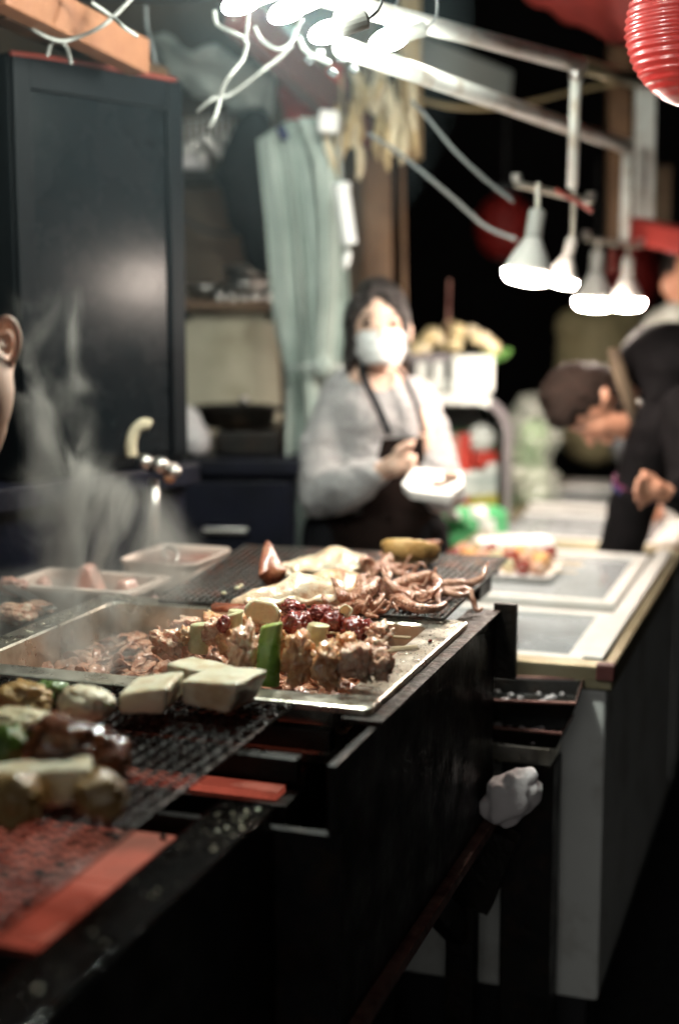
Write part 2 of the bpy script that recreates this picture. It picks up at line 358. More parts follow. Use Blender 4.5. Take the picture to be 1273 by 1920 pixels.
# roof tarpaulin over the stall and the dark walls behind it
tag(sag_sheet([(-2.2,1.6,2.62),(1.0,1.6,2.75),(1.2,4.6,2.6),(-2.2,4.6,2.35)], 16, 16, .1, 'tarp_grey', 'roof_tarp', wob=.1).build('roof_tarp', 'tarp_grey', origin=(0,3,2.6), smooth=True), 'dark grey tarpaulin roof sagging over the stall kitchen', 'tarpaulin')
w1 = MB().box(-2.3,.12,4.75,4.83,0,2.7).build('wall', 'wall_brown', origin=(-1,4.8,0)); tag(w1, 'brown kitchen wall behind the hanging curtain', 'wall')
w2 = MB().box(-2.3,-2.22,.8,4.74,0,2.7).build('side_wall', 'wall_dark', origin=(-2.25,3,0)); tag(w2, 'dark side wall at the far left of the stall', 'wall')
w3 = MB().box(.13,6.5,9.0,9.2,0,4.5).build('street_wall', 'wall_dark', origin=(3,9.1,0)); tag(w3, 'unlit wall across the street behind the customers', 'wall')

# ------------------------------------------------------------------ far grill cart (holds the steel pan)
gc = sthing('grill_cart', 'black greasy grill cart holding the wide steel pan', 'grill', (-.98,1.95,0))
m = MB(True).box(-.542,-.53,1.535,2.385,.632,.982); m.build('side_panel', 'black_panel', gc, bevel=.002)
MB(True).box(-1.46,-1.445,1.535,2.385,.632,.982).build('side_panel', 'black_panel', gc)
MB(True).box(-1.46,-.52,1.52,1.534,.632,.90).build('front_panel', 'black_panel', gc)
MB(True).box(-1.46,-.543,2.386,2.4,.632,.885).build('back_panel', 'black_panel', gc)
MB(True).box(-.58,-.524,1.70,2.405,.983,.989).build('rim_plate', 'greasy_rim', gc, bevel=.001)
MB(True).box(-1.44,-.585,2.27,2.384,.875,.884).build('rim_plate', 'greasy_rim', gc, bevel=.001)
MB(True).box(-.538,-.497,2.407,2.422,.865,1.0).build('end_plate', 'black_iron', gc, bevel=.002)
MB(True).box(-.545,-.513,1.53,2.4,.612,.631).build('lower_trim', 'reddish_trim', gc, bevel=.002)  # red glow reflected on this metal edge is put into its colour
MB(True).box(-1.44,-.54,1.536,2.384,.64,.652).build('floor_pan', 'black_iron', gc)
for s_, t_ in ((-1.43,1.56),(-.575,1.56),(-1.43,2.36),(-.575,2.36)):
    MB(True).box(s_-.025,s_+.025,t_-.025,t_+.025,0,.611).build('leg', 'black_iron', gc, bevel=.003)
MB(True).bar((-.575,2.33,.42),(-.575,2.08,.6),.03,.05).build('brace', 'black_iron', gc)
MB(True).bar((-.548,2.36,.46),(-.50,2.36,.6),.05,.05).build('brace', 'black_iron', gc)
MB(True).box(-.565,-.545,1.59,2.33,.16,.19).build('stretcher', 'black_iron', gc)
for t0, t1, s1 in ((1.648,1.682,-.645),(1.775,1.795,-.665)):
    b_ = MB(True).box(-1.3,s1+.012,t0-.014,t1+.014,.83,.885).build('burner', 'black_iron', gc, bevel=.002)
    n_ = 5; x0 = -1.29
    for k in range(n_):
        a_ = x0+k*(s1-x0)/n_; e_ = x0+(k+1)*(s1-x0)/n_-.006
        MB(True).box(a_, e_, t0, t1, .886, .896).build('ceramic_plate', 'burner_glow', b_)
MB(True).box(-.65,-.634,1.805,1.83,.9,.925).build('pilot_plate', 'burner_glow', gc)
for t_ in (1.60, 1.725):
    MB(True).box(-1.44,-.60,t_-.012,t_+.012,.935,.965).build('cross_bar', 'black_iron', gc, bevel=.003)

# ------------------------------------------------------------------ near burner box
nb = sthing('burner_box', 'black burner box with red glowing ceramic plates in the foreground', 'grill', (-.98,1.1,0))
MB(True).box(-.615,-.60,.66,1.505,.36,.925).build('side_panel', 'black_panel', nb, bevel=.002)
MB(True).box(-1.46,-1.445,.66,1.505,.36,.925).build('side_panel', 'black_panel', nb)
MB(True).box(-1.444,-.616,.66,.675,.36,.925).build('front_panel', 'black_panel', nb)
MB(True).box(-1.444,-.616,1.49,1.505,.36,.86).build('back_panel', 'black_panel', nb)
MB(True).box(-.668,-.598,.655,1.508,.926,.932).build('rim_plate', 'wet_iron', nb, bevel=.0015)
MB(True).box(-1.444,-.616,.68,1.485,.8,.815).build('floor_pan', 'black_iron', nb)
bb = MB(True).box(-1.23,-.668,1.16,1.48,.83,.883).build('burner', 'black_iron', nb, bevel=.002)
for i in range(5):
    for j in range(2):
        x0 = -1.222+i*.1035
        MB(True).box(x0, x0+.1, 1.172+j*.15, 1.318+j*.15, .884, .897).build('ceramic_plate', 'burner_glow', bb)
for s_, t_ in ((-1.42,.7),(-.64,.7),(-1.42,1.46),(-.64,1.46)):
    MB(True).box(s_-.022,s_+.022,t_-.022,t_+.022,0,.359).build('leg', 'black_iron', nb, bevel=.003)
MB(True).tube([(-.598,.9,.6),(-.56,.9,.6)],.02,12).build('gas_knob', 'black_plastic', nb, smooth=False)
# charred crumbs lying on the burner plates
cr = MB(True); rr = random.Random(3)
for _ in range(26): cr.ell((rr.uniform(-1.0,-.68), rr.uniform(1.18,1.46), .899), (rr.uniform(.002,.006), rr.uniform(.003,.009), .003), RZ(rr.random()*3), 6, 4)
tag(cr.build('charred_crumbs', 'black_iron', nb), kind='stuff')
# water beads on the wet rim
def beads(name, parent, s0, s1, t0, t1, z, n, r0, r1, seed, mt='water'):
    b = MB(True); rr = random.Random(seed)
    for _ in range(n):
        r = r0+(r1-r0)*rr.random()**3; b.ell((rr.uniform(s0,s1), rr.uniform(t0,t1), z), (r, r*rr.uniform(.8,1.4), r*.55), None, 8, 6)
    return tag(b.build(name, mt, parent, smooth=True), kind='stuff')
mat('water', (.5,.46,.36), None, 8, .1, metal=.5, spec=.6)
mat('grease_bead', (.3,.27,.2), None, 8, .08, metal=.6)
beads('water_beads', nb, -.66, -.606, 1.36, 1.5, .932, 60, .0008, .0028, 5)
beads('grease_beads', nb, -.66, -.606, .95, 1.3, .932, 14, .0012, .004, 6)

# ------------------------------------------------------------------ wide steel pan sunk in the cart
def rrect(s0, s1, t0, t1, z, r, n=6):
    pts = []
    for cx, cy_, a0 in ((s1-r,t0+r,-90),(s1-r,t1-r,0),(s0+r,t1-r,90),(s0+r,t0+r,180)):
        for k in range(n+1):
            a = math.radians(a0+90*k/n); pts.append((cx+r*math.cos(a), cy_+r*math.sin(a), z))
    return pts
def loft(loops):
    m = MB(True); n = len(loops[0])
    for L in loops: m.v += [Vector(p) for p in L]
    for j in range(len(loops)-1):
        for i in range(n): m.f.append((j*n+i, j*n+(i+1)%n, (j+1)*n+(i+1)%n, (j+1)*n+i))
    m.f.append(tuple((len(loops)-1)*n+i for i in range(n)))
    return m
pan = sthing('steel_pan', 'wide stainless steel pan of stewing meat and skewers with wet rim', 'pan', (-.885,1.985,.88))
L = [rrect(-1.225,-.546,1.715,2.258,.990,.012), rrect(-1.225,-.546,1.715,2.258,.9985,.012), rrect(-1.222,-.549,1.718,2.255,1.0,.012),
     rrect(-1.178,-.598,1.762,2.211,1.0,.022), rrect(-1.175,-.601,1.765,2.208,.997,.024), rrect(-1.170,-.606,1.770,2.203,.91,.03), rrect(-1.16,-.61,1.78,2.19,.895,.03)]
loft(L).build('basin', 'steel', pan, fix=True)
beads('water_beads', pan, -.586, -.55, 1.73, 2.25, 1.0, 420, .0007, .002, 8)
beads('water_beads', pan, -1.2, -.56, 2.22, 2.253, 1.0, 140, .0009, .003, 9)
beads('water_beads', pan, -1.22, -1.187, 1.8, 2.25, 1.0, 120, .0012, .0045, 10)
MB(True).ell((-.567,2.09,1.003),(.004,.005,.003),None,8,5).build('sauce_drop', 'meat_red', pan, smooth=True)
br = MB(True); N_ = 40
for j in range(N_+1):
    for i in range(N_+1):
        s_, t_ = -1.17+.57*i/N_, 1.768+.437*j/N_
        br.v.append(Vector((s_, t_, .944+.006*noise.noise(Vector((s_*30,t_*30,1))))))
for j in range(N_):
    for i in range(N_): a = j*(N_+1)+i; br.f.append((a, a+1, a+N_+2, a+N_+1))
tag(br.build('broth', 'broth', origin=SW((-.885,1.985,.944)), smooth=True), 'brown simmering broth filling the steel pan', 'broth', kind='stuff')
# thin glossy slices of meat heaped in the left of the pan
rr = random.Random(11); ms = MB(True)
def slice_(m, c, lx, ly, th, R, sd):
    nx, ny = 6, 4; b = len(m.v)
    for lay in (0,1):
        for j in range(ny+1):
            for i in range(nx+1):
                u, v = i/nx*2-1, j/ny*2-1; k = 1-.28*(u*u*v*v)-.1*noise.noise(Vector((u*2+sd, v*2, sd)))
                z = .45*ly*noise.noise(Vector((u*1.3+sd, v*1.3, sd*2)))+(.5-lay)*-th*(1-.6*max(abs(u),abs(v))**4)
                m.v.append(Vector(c)+R@Vector((u*lx*k, v*ly*k, z)))
    q = (nx+1)*(ny+1)
    for j in range(ny):
        for i in range(nx):
            a = b+j*(nx+1)+i; f = (a,a+1,a+nx+2,a+nx+1); m.f.append(f[::-1]); m.f.append(tuple(x+q for x in f))
    rim = [j for j in range(nx+1)]+[(nx+1)*j+nx for j in range(1,ny+1)]+[(nx+1)*ny+i for i in range(nx-1,-1,-1)]+[(nx+1)*j for j in range(ny-1,0,-1)]
    for x, y in zip(rim, rim[1:]+rim[:1]): m.f.append((b+x,b+y,b+y+q,b+x+q))
for k in range(420):
    s_ = -1.15+.5*rr.random()**1.1; t_ = rr.uniform(1.80,2.18)
    edge = min(1, (s_+1.16)/.12)
    z = .946+.024*edge*rr.random()+.018*noise.noise(Vector((s_*9,t_*9,3)))*edge
    slice_(ms, (s_,t_,z), rr.uniform(.011,.026), rr.uniform(.007,.015), rr.uniform(.003,.006), RE(rr.gauss(0,.4),rr.gauss(0,.4),rr.uniform(0,6.3)), k*1.7)
tag(ms.build('stewed_meat_slices', 'stew', origin=SW((-.95,1.98,.95)), smooth=True), 'glossy brown slices of stewing meat in left half of steel pan', 'meat', kind='stuff')

# ------------------------------------------------------------------ food pieces: shared lumpy meshes
def lump_mesh(name, mt, seed, amp=.3, freq=2.2, sub=3, fine=.08, crease=.0):
    bm = bmesh.new(); bmesh.ops.create_icosphere(bm, subdivisions=sub, radius=1)
    for v in bm.verts:
        n = v.co.normalized(); d = amp*noise.noise(n*freq+Vector((seed*3.1,seed,0)))+fine*noise.noise(n*freq*3.5+Vector((0,seed,seed*2)))
        d -= crease*abs(noise.noise(n*freq*1.9+Vector((seed,0,seed*5))))
        v.co = n*(1+d)
        for a in range(3): v.co[a] = math.copysign(abs(v.co[a])**.85, v.co[a])
    for f in bm.faces: f.smooth = True
    me = bpy.data.meshes.new(name); bm.to_mesh(me); bm.free(); me.materials.append(M_(mt)); return me
MEAT = [lump_mesh('meat_chunk', 'meat', i, .5, 1.7, 4, .2, .75) for i in range(6)]
PINK = [lump_mesh('meat_chunk', 'meat_pink', i+10, .5, 1.8, 4, .22, .8) for i in range(6)]
RED = [lump_mesh('red_chunk', 'meat_red', i+20, .4, 1.7, 4, .16, .55) for i in range(4)]
def cyl_mesh(name, mt, layers=True, seed=0):                # a cut length of leek or onion: unit radius, unit half length along z
    m = MB(); prof = [(.0,-1),(.82,-1),(.95,-.97),(1,-.9),(1.02,-.3),(.98,.3),(1,.9),(.94,.97),(.8,1.0)]
    if layers: prof += [(.7,.96),(.64,1.0),(.5,.97),(.42,1.01),(.2,.98),(0,1.0)]
    else: prof += [(0,1)]
    vs = []; n = 18
    for i, (r, z) in enumerate(prof):
        for k in range(n):
            t = 2*math.pi*k/n; d = 1+.05*noise.noise(Vector((math.cos(t)*1.5+seed, math.sin(t)*1.5, z)))
            m.v.append(Vector((r*d*math.cos(t), r*d*math.sin(t), z)))
    for i in range(len(prof)-1):
        for k in range(n): m.f.append((i*n+k, i*n+(k+1)%n, (i+1)*n+(k+1)%n, (i+1)*n+k))
    me = bpy.data.meshes.new(name); me.from_pydata([tuple(v) for v in m.v], [], m.f)
    for p in me.polygons: p.use_smooth = True
    me.materials.append(M_(mt)); return me
LEEKW = [cyl_mesh('leek_piece', 'leek_white', True, i) for i in range(2)]
def leek_gradient():
    m = mat('leek_shaft', (.09,.23,.015), (.17,.33,.04), 45, .22, .38, bump=.15, bscale=120, coat=.5, sss=.1); n = m.node_tree.nodes; l = m.node_tree.links
    b = n['Principled BSDF']; src = b.inputs['Base Color'].links[0].from_socket; tc = n.new('ShaderNodeTexCoord'); sx = n.new('ShaderNodeSeparateXYZ'); l.new(tc.outputs['Object'], sx.inputs[0])
    mr = n.new('ShaderNodeMapRange'); mr.inputs['From Min'].default_value = .015; mr.inputs['From Max'].default_value = .05; l.new(sx.outputs[2], mr.inputs['Value'])
    mx = n.new('ShaderNodeMix'); mx.data_type = 'RGBA'; l.new(mr.outputs[0], mx.inputs['Factor']); l.new(src, mx.inputs['A']); mx.inputs['B'].default_value = (.42,.5,.16,1); l.new(mx.outputs['Result'], b.inputs['Base Color'])
leek_gradient()
LEEKG = [cyl_mesh('green_leek', 'leek_shaft', True, i+5) for i in range(1)]
for me_ in LEEKG+LEEKW:
    for v in me_.vertices:                                   # bowed, with a flattened side and a slanting cut
        v.co.x += .16*(v.co.z**2-.4); v.co.z += .12*v.co.x*(v.co.z > .5); v.co.y *= .85
def petal_mesh(name, mt, seed):                              # onion petal: a curved thick shell
    m = MB(); nu, nv = 10, 7; 
    for lay in (0,1):
        for j in range(nv+1):
            for i in range(nu+1):
                u, v = i/nu*2-1, j/nv*2-1; k = math.sqrt(max(.08, 1-.75*v*v)); R = 1.0-.16*lay
                a = u*.95*k; m.v.append(Vector((R*math.sin(a), R*math.cos(a)-.6, v*1.0)))
    q = (nu+1)*(nv+1)
    for j in range(nv):
        for i in range(nu):
            a = j*(nu+1)+i; f = (a,a+1,a+nu+2,a+nu+1); m.f.append(f); m.f.append(tuple(x+q for x in f[::-1]))
    rim = [i for i in range(nu+1)]+[(nu+1)*j+nu for j in range(1,nv+1)]+[(nu+1)*nv+i for i in range(nu-1,-1,-1)]+[(nu+1)*j for j in range(nv-1,0,-1)]
    for x, y in zip(rim, rim[1:]+rim[:1]): m.f.append((x,y,y+q,x+q))
    me = bpy.data.meshes.new(name); me.from_pydata([tuple(v) for v in m.v], [], m.f)
    bm = bmesh.new(); bm.from_mesh(me); bmesh.ops.recalc_face_normals(bm, faces=bm.faces); bm.to_mesh(me); bm.free()
    for p in me.polygons: p.use_smooth = True
    me.materials.append(M_(mt)); return me
ONION = [petal_mesh('onion_piece', 'onion', 0)]
TYPES = {'m': MEAT, 'p': PINK, 'r': RED, 'w': LEEKW, 'g': LEEKG, 'o': ONION}
def piece(parent, kind, px, py, t, wpx, hpx, dpx=None, roll=0.0, tilt=0.0, yaw=0.0, i=0):
    # t: depth along the stall of the piece, pixel centre -> 3D; sizes are in photo pixels at that depth
    d = ray(px, py); k = t/(d.x*sA+d.y*cA); c = Vector((d.x*k, d.y*k, CZ+d.z*k))
    sc_ = c.y/F*1.0; a, b, e = wpx*sc_/2, (dpx or (wpx+hpx)/2)*sc_/2, hpx*sc_/2
    me = TYPES[kind][i % len(TYPES[kind])]
    R = Matrix.Rotation(-A+yaw, 4, 'Z') @ Matrix.Rotation(roll, 4, 'Y') @ Matrix.Rotation(tilt, 4, 'X')
    return place(me.name.split(".")[0], me, None, parent, Matrix.Translation(c) @ R @ Matrix.Diagonal((a, b, e, 1)))
def skewer(label, t, x0, y0, x1, y1, pieces):
    def pt(px, py):
        d = ray(px, py); k = t/(d.x*sA+d.y*cA); return Vector((d.x*k, d.y*k, CZ+d.z*k))
    a, b = pt(x0, y0), pt(x1, y1)
    root = thing('meat_skewer', label, 'skewer', (a+b)/2, -A, 'skewers piled in the steel pan')
    MB().tube([a, b], .0022, 8).build('stick', 'stick', root)
    for i, q in enumerate(pieces): piece(root, q[0], q[1], q[2], t+(q[6] if len(q) > 6 else 0), q[3], q[4], q[5] if len(q) > 5 else None, roll=(q[7] if len(q) > 7 else 0), i=i+int(x0))
# (kind, px, py, width, height, depth, depth offset, roll)
skewer('front skewer with the one bright green leek piece between meat chunks', 1.805, 440, 1252, 785, 1215,
       [('p',455,1225,60,118,60,0,.1), ('g',505,1228,46,122,36,-.015,.06), ('m',560,1235,72,104,60,.0,.1), ('m',612,1248,66,96,60,-.005,-.1), ('p',668,1240,78,82,60,0,.1), ('p',715,1246,50,62,50,.0,.0)])
skewer('skewer with dark red chunks and a white leek stub at the pile top', 1.90, 520, 1180, 770, 1196,
       [('r',556,1172,62,52,60,0,.2), ('w',592,1192,42,48,40,-.04,.25), ('r',628,1172,58,56,56,.02,.1), ('r',668,1186,62,60,60,0,-.2), ('p',710,1190,54,50,54,0,.2), ('o',648,1148,34,26,28,.02,.5)])
skewer('skewer with a fanned onion slice topmost of the heap', 1.96, 430, 1168, 640, 1162,
       [('o',492,1150,92,44,50,-.02,.12), ('r',548,1142,46,34,46,0,.2), ('r',600,1150,52,32,46,0,.1), ('m',455,1172,58,44,50,0,.1), ('p',640,1160,40,30,44,0,.3)])
skewer('skewer at left of the heap with white leek and orange tipped meat', 1.86, 285, 1215, 470, 1196,
       [('p',318,1208,78,56,60,0,.3), ('m',350,1192,44,34,44,.0,.5), ('w',373,1196,40,58,40,0,.1), ('p',408,1186,58,66,56,.0,.2), ('r',420,1170,26,32,26,-.03,.2), ('w',440,1180,38,62,36,.0,-.1), ('m',432,1206,52,58,52,-.02,.2)])
skewer('skewer lying lowest of the heap beside the bare stick ends', 1.87, 470, 1235, 782, 1212,
       [('m',520,1205,60,60,60,0,.1), ('p',580,1215,66,60,60,.0,.3), ('m',650,1216,64,60,60,.0,.2), ('p',700,1222,70,56,60,0,.1)])
skewer('skewer half sunk in the stew behind the heap', 2.03, 330, 1180, 560, 1166,
       [('p',352,1172,60,36,60,0,.1), ('m',402,1166,50,34,50,0,.4), ('w',440,1160,30,36,30,0,.2), ('p',478,1164,56,40,50,0,.1), ('m',530,1160,50,36,50,0,.2)])
MB_ = MB

# ------------------------------------------------------------------ wire nets
def net(root, quad, z, sp, r, amp, mt, frame_r):
    a, b, c, d = [Vector((q[0], q[1], z)) for q in quad]    # front-left, front-right, back-right, back-left
    W, H = (b-a).length, (d-a).length; nu, nv = int(W/sp), int(H/sp)
    P = lambda u, v: (a*(1-u)+b*u)*(1-v)+(d*(1-u)+c*u)*v
    m = MB(True); rr = random.Random(2)
    for i in range(nu+1):
        u = i/nu; pts = []
        for j in range(nv*2+1):
            v = j/(nv*2); p = P(u, v); pts.append(p+Vector((0,0,amp*math.cos(math.pi*j+math.pi*i)+.003*noise.noise(p*6))))
        m.tube(pts, r, 4, False)
    for j in range(nv+1):
        v = j/nv; pts = []
        for i in range(nu*2+1):
            u = i/(nu*2); p = P(u, v); pts.append(p+Vector((0,0,-amp*math.cos(math.pi*i+math.pi*j)+.003*noise.noise(p*6))))
        m.tube(pts, r, 4, False)
    tag(m.build('wire_weave', mt, root, smooth=True, fix=False), kind='stuff')
    MB(True).tube([a,b,c,d,a], frame_r, 6).build('edge_wire', mt, root, smooth=True)
gn = sthing('grill_net', 'black wire grill net carrying rice cakes above the red burners', 'grill net', (-.95,1.38,.985))
net(gn, [(-1.3,1.0),(-.652,1.0),(-.655,1.765),(-1.3,1.765)], .992, .0185, .0019, .0022, 'net_wire', .003)
gf = sthing('grill_net', 'wire grill net carrying grilled squid behind the steel pan', 'grill net', (-.86,2.5,1.0))
net(gf, [(-1.085,2.2),(-.58,2.219),(-.6,2.8),(-1.16,2.765)], 1.008, .0125, .0021, .0025, 'net_far', .0035)
for s_ in (-.62, -1.12): MB(True).bar((s_,2.3,.998),(s_,2.79,.998),.014,.01).build('support_bar', 'black_iron', gf)
MB(True).bar((-1.12,2.74,.988),(-.61,2.77,.988),.012,.012).build('support_bar', 'black_iron', gf)
MB(True).box(-.665,-.612,2.62,2.72,.955,.99).build('bracket', 'black_iron', gf, bevel=.003)
# ------------------------------------------------------------------ grilled squid
def spline(pts, n):
    pts = [Vector(p) for p in pts]; out = []; m = len(pts)
    for k in range(n+1):
        x = k/n*(m-1); i = min(int(x), m-2); f = x-i
        p0, p1, p2, p3 = pts[max(i-1,0)], pts[i], pts[i+1], pts[min(i+2,m-1)]
        out.append(.5*((2*p1)+(p2-p0)*f+(2*p0-5*p1+4*p2-p3)*f*f+(3*p1-p0-3*p2+p3)*f**3))
    return out
def mantle(path, wid, hgt, seed, n=44, k=28):                # flattened, puckered body tube, closed tail, open mouth end
    pts = spline(path, n); m = MB(); up = Vector((0,0,1))
    for i, p in enumerate(pts):
        u = i/n; d = (pts[min(i+1,n)]-pts[max(i-1,0)]).normalized(); sd = d.cross(up).normalized()
        e = min(1, (u/.55)**.75) if u > 0 else .03; e *= 1-.22*max(0,(u-.8)/.2)
        for j in range(k):
            t = 2*math.pi*j/k; c_, s_ = math.cos(t), math.sin(t)
            rx, rz = wid*max(e,.03), hgt*max(e,.05)**.7
            nn = 1+.3*noise.noise(Vector((u*6+seed, c_*1.4, s_*1.4+seed)))-.12*abs(noise.noise(Vector((u*14, c_*2.5, s_*2.5+seed))))
            z = s_*rz*nn if s_ > 0 else s_*rz*.35
            ru = .18*rz*math.sin(u*9+seed)*(s_ > 0)*(1-abs(c_))
            m.v.append(p+sd*(c_*rx*nn)+up*(z+rz*.35+ru))
    for i in range(n):
        for j in range(k): m.f.append((i*k+j, i*k+(j+1)%k, (i+1)*k+(j+1)%k, (i+1)*k+j))
    m.f.append(tuple(range(k))); m.f.append(tuple(n*k+j for j in range(k))); return m
def arm_(path, r0, r1, seed, suck=True):
    pts = spline(path, 26); n = len(pts)
    rs = [(r1+(r0*1.25-r1)*(1-i/(n-1))**1.15)*(1+.1*noise.noise(Vector((i*.5,seed,0)))) for i in range(n)]
    m = MB(); pts = [p+Vector((noise.noise(p*60), noise.noise(p*60+Vector((9,0,0))), noise.noise(p*60+Vector((0,9,0)))))*.0022 for p in pts]
    m.tube(pts, rs, 8)
    if suck:
        for i in range(1, n-2):
            d = (pts[i+1]-pts[i]).normalized(); sd = d.cross(Vector((0,0,1))).normalized()
            for q in (-1, 1):
                c = pts[i]+(sd*.75*q+Vector((0,0,.5)))*rs[i]
                m.ell(c, (rs[i]*.3,)*3, None, 6, 4)
    return m
ZN = 1.014
def flap(path, wid, th, seed, lift):
    pts = spline(path, 26); m = MB(); k = 10; up = Vector((0,0,1)); n = len(pts)
    for lay in (0, 1):
        for i, p in enumerate(pts):
            u = i/(n-1); d = (pts[min(i+1,n-1)]-pts[max(i-1,0)]).normalized(); sd = d.cross(up).normalized(); e = (.35+.65*math.sin(math.pi*min(1,u*.9+.1))**.6)
            for j in range(k+1):
                v = j/k*2-1; ww = wid*e*(1+.18*noise.noise(Vector((u*7,v*2,seed))))
                z = lift*(1-v*v)+.006*noise.noise(Vector((u*6+seed, v*1.7, seed)))+.003*math.sin(u*17+seed+v*2)*abs(v)**1.5+.012*max(0,abs(v)-.7)*(1 if seed%2 else -1)
                m.v.append(p+sd*(v*ww)+up*(z+(.5-lay)*-th*(1-.7*abs(v)**6)))
    q = (k+1)*n
    for i in range(n-1):
        for j in range(k):
            a = i*(k+1)+j; f = (a,a+1,a+k+2,a+k+1); m.f.append(f); m.f.append(tuple(x+q for x in f[::-1]))
    rim = [j for j in range(k+1)]+[i*(k+1)+k for i in range(1,n)]+[(n-1)*(k+1)+j for j in range(k-1,-1,-1)]+[i*(k+1) for i in range(n-2,0,-1)]
    for x, y in zip(rim, rim[1:]+rim[:1]): m.f.append((x,y,y+q,x+q))
    return m
def q3(px, py, h=0.0):                                       # a point lying on the net (raised h above it)
    p = PZ(px, py, ZN+h); return p
def rand_arm(h, ang, L, seed, curl, z0=.012):
    rr = random.Random(seed); p = Vector(h); pts = [p.copy()]; a = ang; c = rr.uniform(-1,1)
    for i in range(7):
        a += c*(.12+curl*i*.16); p = p+Vector((math.cos(a)*L/7, math.sin(a)*L/7, 0)); q = p.copy()
        q.z = ZN+.007+z0*max(0,math.sin(i*1.1+seed))+(.02*max(0,i-4)*rr.random() if rr.random() < .4 else 0); pts.append(q)
    return pts
def make_squid(label, path, wid, hgt, head, arms, mt, fin=None, seed=0, nrand=6, fan=(-1.0,1.0), L=.11, headr=.022):
    c = sum((Vector(p) for p in path), Vector())/len(path)
    root = thing('grilled_squid', label, 'squid', c, 0, 'squid grilling on the far net')
    mantle(path, wid, hgt*.95, seed).build('mantle', mt, root, smooth=True)
    off = Vector((sA, cA, 0)); up = Vector((0,0,1))
    flap([p-off*wid*.75+up*hgt*.3 for p in path[1:]], wid*.42, .009, seed*2+1, .007).build('mantle_flap', mt, root, smooth=True)
    if fin: fin(root)
    hd = MB(); hd.ell(head, (headr, headr*.9, headr*.75), None, 12, 8); hd.build('head', 'tentacle', root, smooth=True)
    for i, a in enumerate(arms): arm_(a[0], a[1], a[2], seed+i).build('tentacle', 'tentacle', root, smooth=True)
    rr = random.Random(seed*7+1)
    for i in range(nrand):
        ang = fan[0]+(fan[1]-fan[0])*(i+.5)/nrand-A*.6
        arm_(rand_arm(head, ang, L*rr.uniform(.7,1.15), seed*31+i, rr.uniform(.2,1.0)), rr.uniform(.0075,.0105), .0022, i).build('tentacle', 'tentacle', root, smooth=True)
    return root
def fin_up(tip, base_a, base_b, low, th=.007):
    def f(root):
        n = Vector((.25,-1,.1)).normalized()*th; a, b, t, l = Vector(base_a), Vector(base_b), Vector(tip), Vector(low)
        out = spline([a, a*.55+t*.45+Vector((-.004,0,.0)), t, t*.45+b*.55+Vector((.003,0,-.006)), b, l, a*.6+l*.4+Vector((-.006,0,0)), a], 30)[:-1]
        m = MB(); cen = sum(out, Vector())/len(out); k = len(out)
        m.v = [p-n*.5 for p in out]+[p+n*.5 for p in out]+[cen-n*1.1, cen+n*1.1]
        for i in range(k):
            j = (i+1)%k; m.f += [(i,j,2*k), (k+j,k+i,2*k+1), (i,k+i,k+j,j)]
        m.build('fin', 'squid_fin', root, smooth=True)
    return f
def fin_flat(c, L, wd, yaw, z=.006):
    def f(root):
        m = MB(); k = 20; c_ = Vector(c)
        for lay in (-1, 1):
            for i in range(k):
                t = 2*math.pi*i/k; r = .75+.25*abs(math.cos(t))**1.5+.06*noise.noise(Vector((math.cos(t)*2,math.sin(t)*2,L*90)))
                x, y = math.cos(t)*L*r, math.sin(t)*wd*r
                m.v.append(c_+RZ(yaw)@Vector((x, y, z*noise.noise(Vector((x*40,y*40,1)))*1.4+lay*.0035)))
        m.v += [c_+Vector((0,0,-.006)), c_+Vector((0,0,.009))]
        for i in range(k):
            j = (i+1)%k; m.f += [(i,j,2*k),(k+j,k+i,2*k+1),(i,k+i,k+j,j)]
        m.build('fin', 'squid_fin', root, smooth=True)
    return f
hA = q3(706,1068,.012)
make_squid('grilled squid farthest back with upright charred red fin', [q3(508,1080,.004), q3(560,1076,.004), q3(620,1072,.004), q3(688,1072,.002)], .046, .031, hA,
    [([hA, q3(722,1052,.02), q3(728,1040,.03), q3(735,1052,.02), q3(732,1066,.006)], .008, .0025), ([hA, q3(690,1052,.03), q3(676,1052,.034), q3(678,1066,.02)], .009, .004)],
    'squid_pale', fin_up(PZ(502,1013,1.092), q3(486,1078,.034), q3(536,1072,.03), q3(512,1100,.004), .012), 1, 7, (-1.0,1.2), .085)
hB = q3(728,1106,.016)
make_squid('grilled squid between the others with pale split mantle and long right arms', [q3(488,1122,.008), q3(545,1116,.006), q3(620,1112,.006), q3(712,1112,.004)], .036, .028, hB,
    [([hB, q3(770,1088,.028), q3(810,1082,.03), q3(822,1098,.024), q3(806,1112,.02), q3(784,1108,.022), q3(776,1098,.024)], .011, .004),
     ([hB, q3(752,1128,.012), q3(785,1142,.008), q3(822,1140,.008), q3(836,1130,.012)], .0125, .004),
     ([hB, q3(745,1112,.022), q3(728,1092,.04), q3(718,1070,.05), q3(712,1058,.06)], .008, .0015),
     ([q3(770,1104,.01), q3(830,1096,.012), q3(872,1094,.012), q3(900,1086,.02), q3(910,1068,.03), q3(914,1056,.038)], .010, .0025),
     ([q3(800,1110,.01), q3(850,1108,.012), q3(876,1106,.014), q3(884,1122,.002), q3(890,1138,-.012), q3(898,1146,-.018), q3(904,1140,-.012)], .008, .0025),
     ([hB, q3(790,1120,.014), q3(830,1112,.012), q3(866,1116,.012), q3(880,1108,.012)], .010, .003),
     ([q3(826,1106,.016), q3(822,1116,.016), q3(822,1128,.01), q3(826,1138,.004)], .006, .003)],
    'squid', fin_flat(q3(492,1122,.012), .035, .03, -.3), 2, 10, (-1.2,1.1), .1)
hC = q3(660,1130,.016)
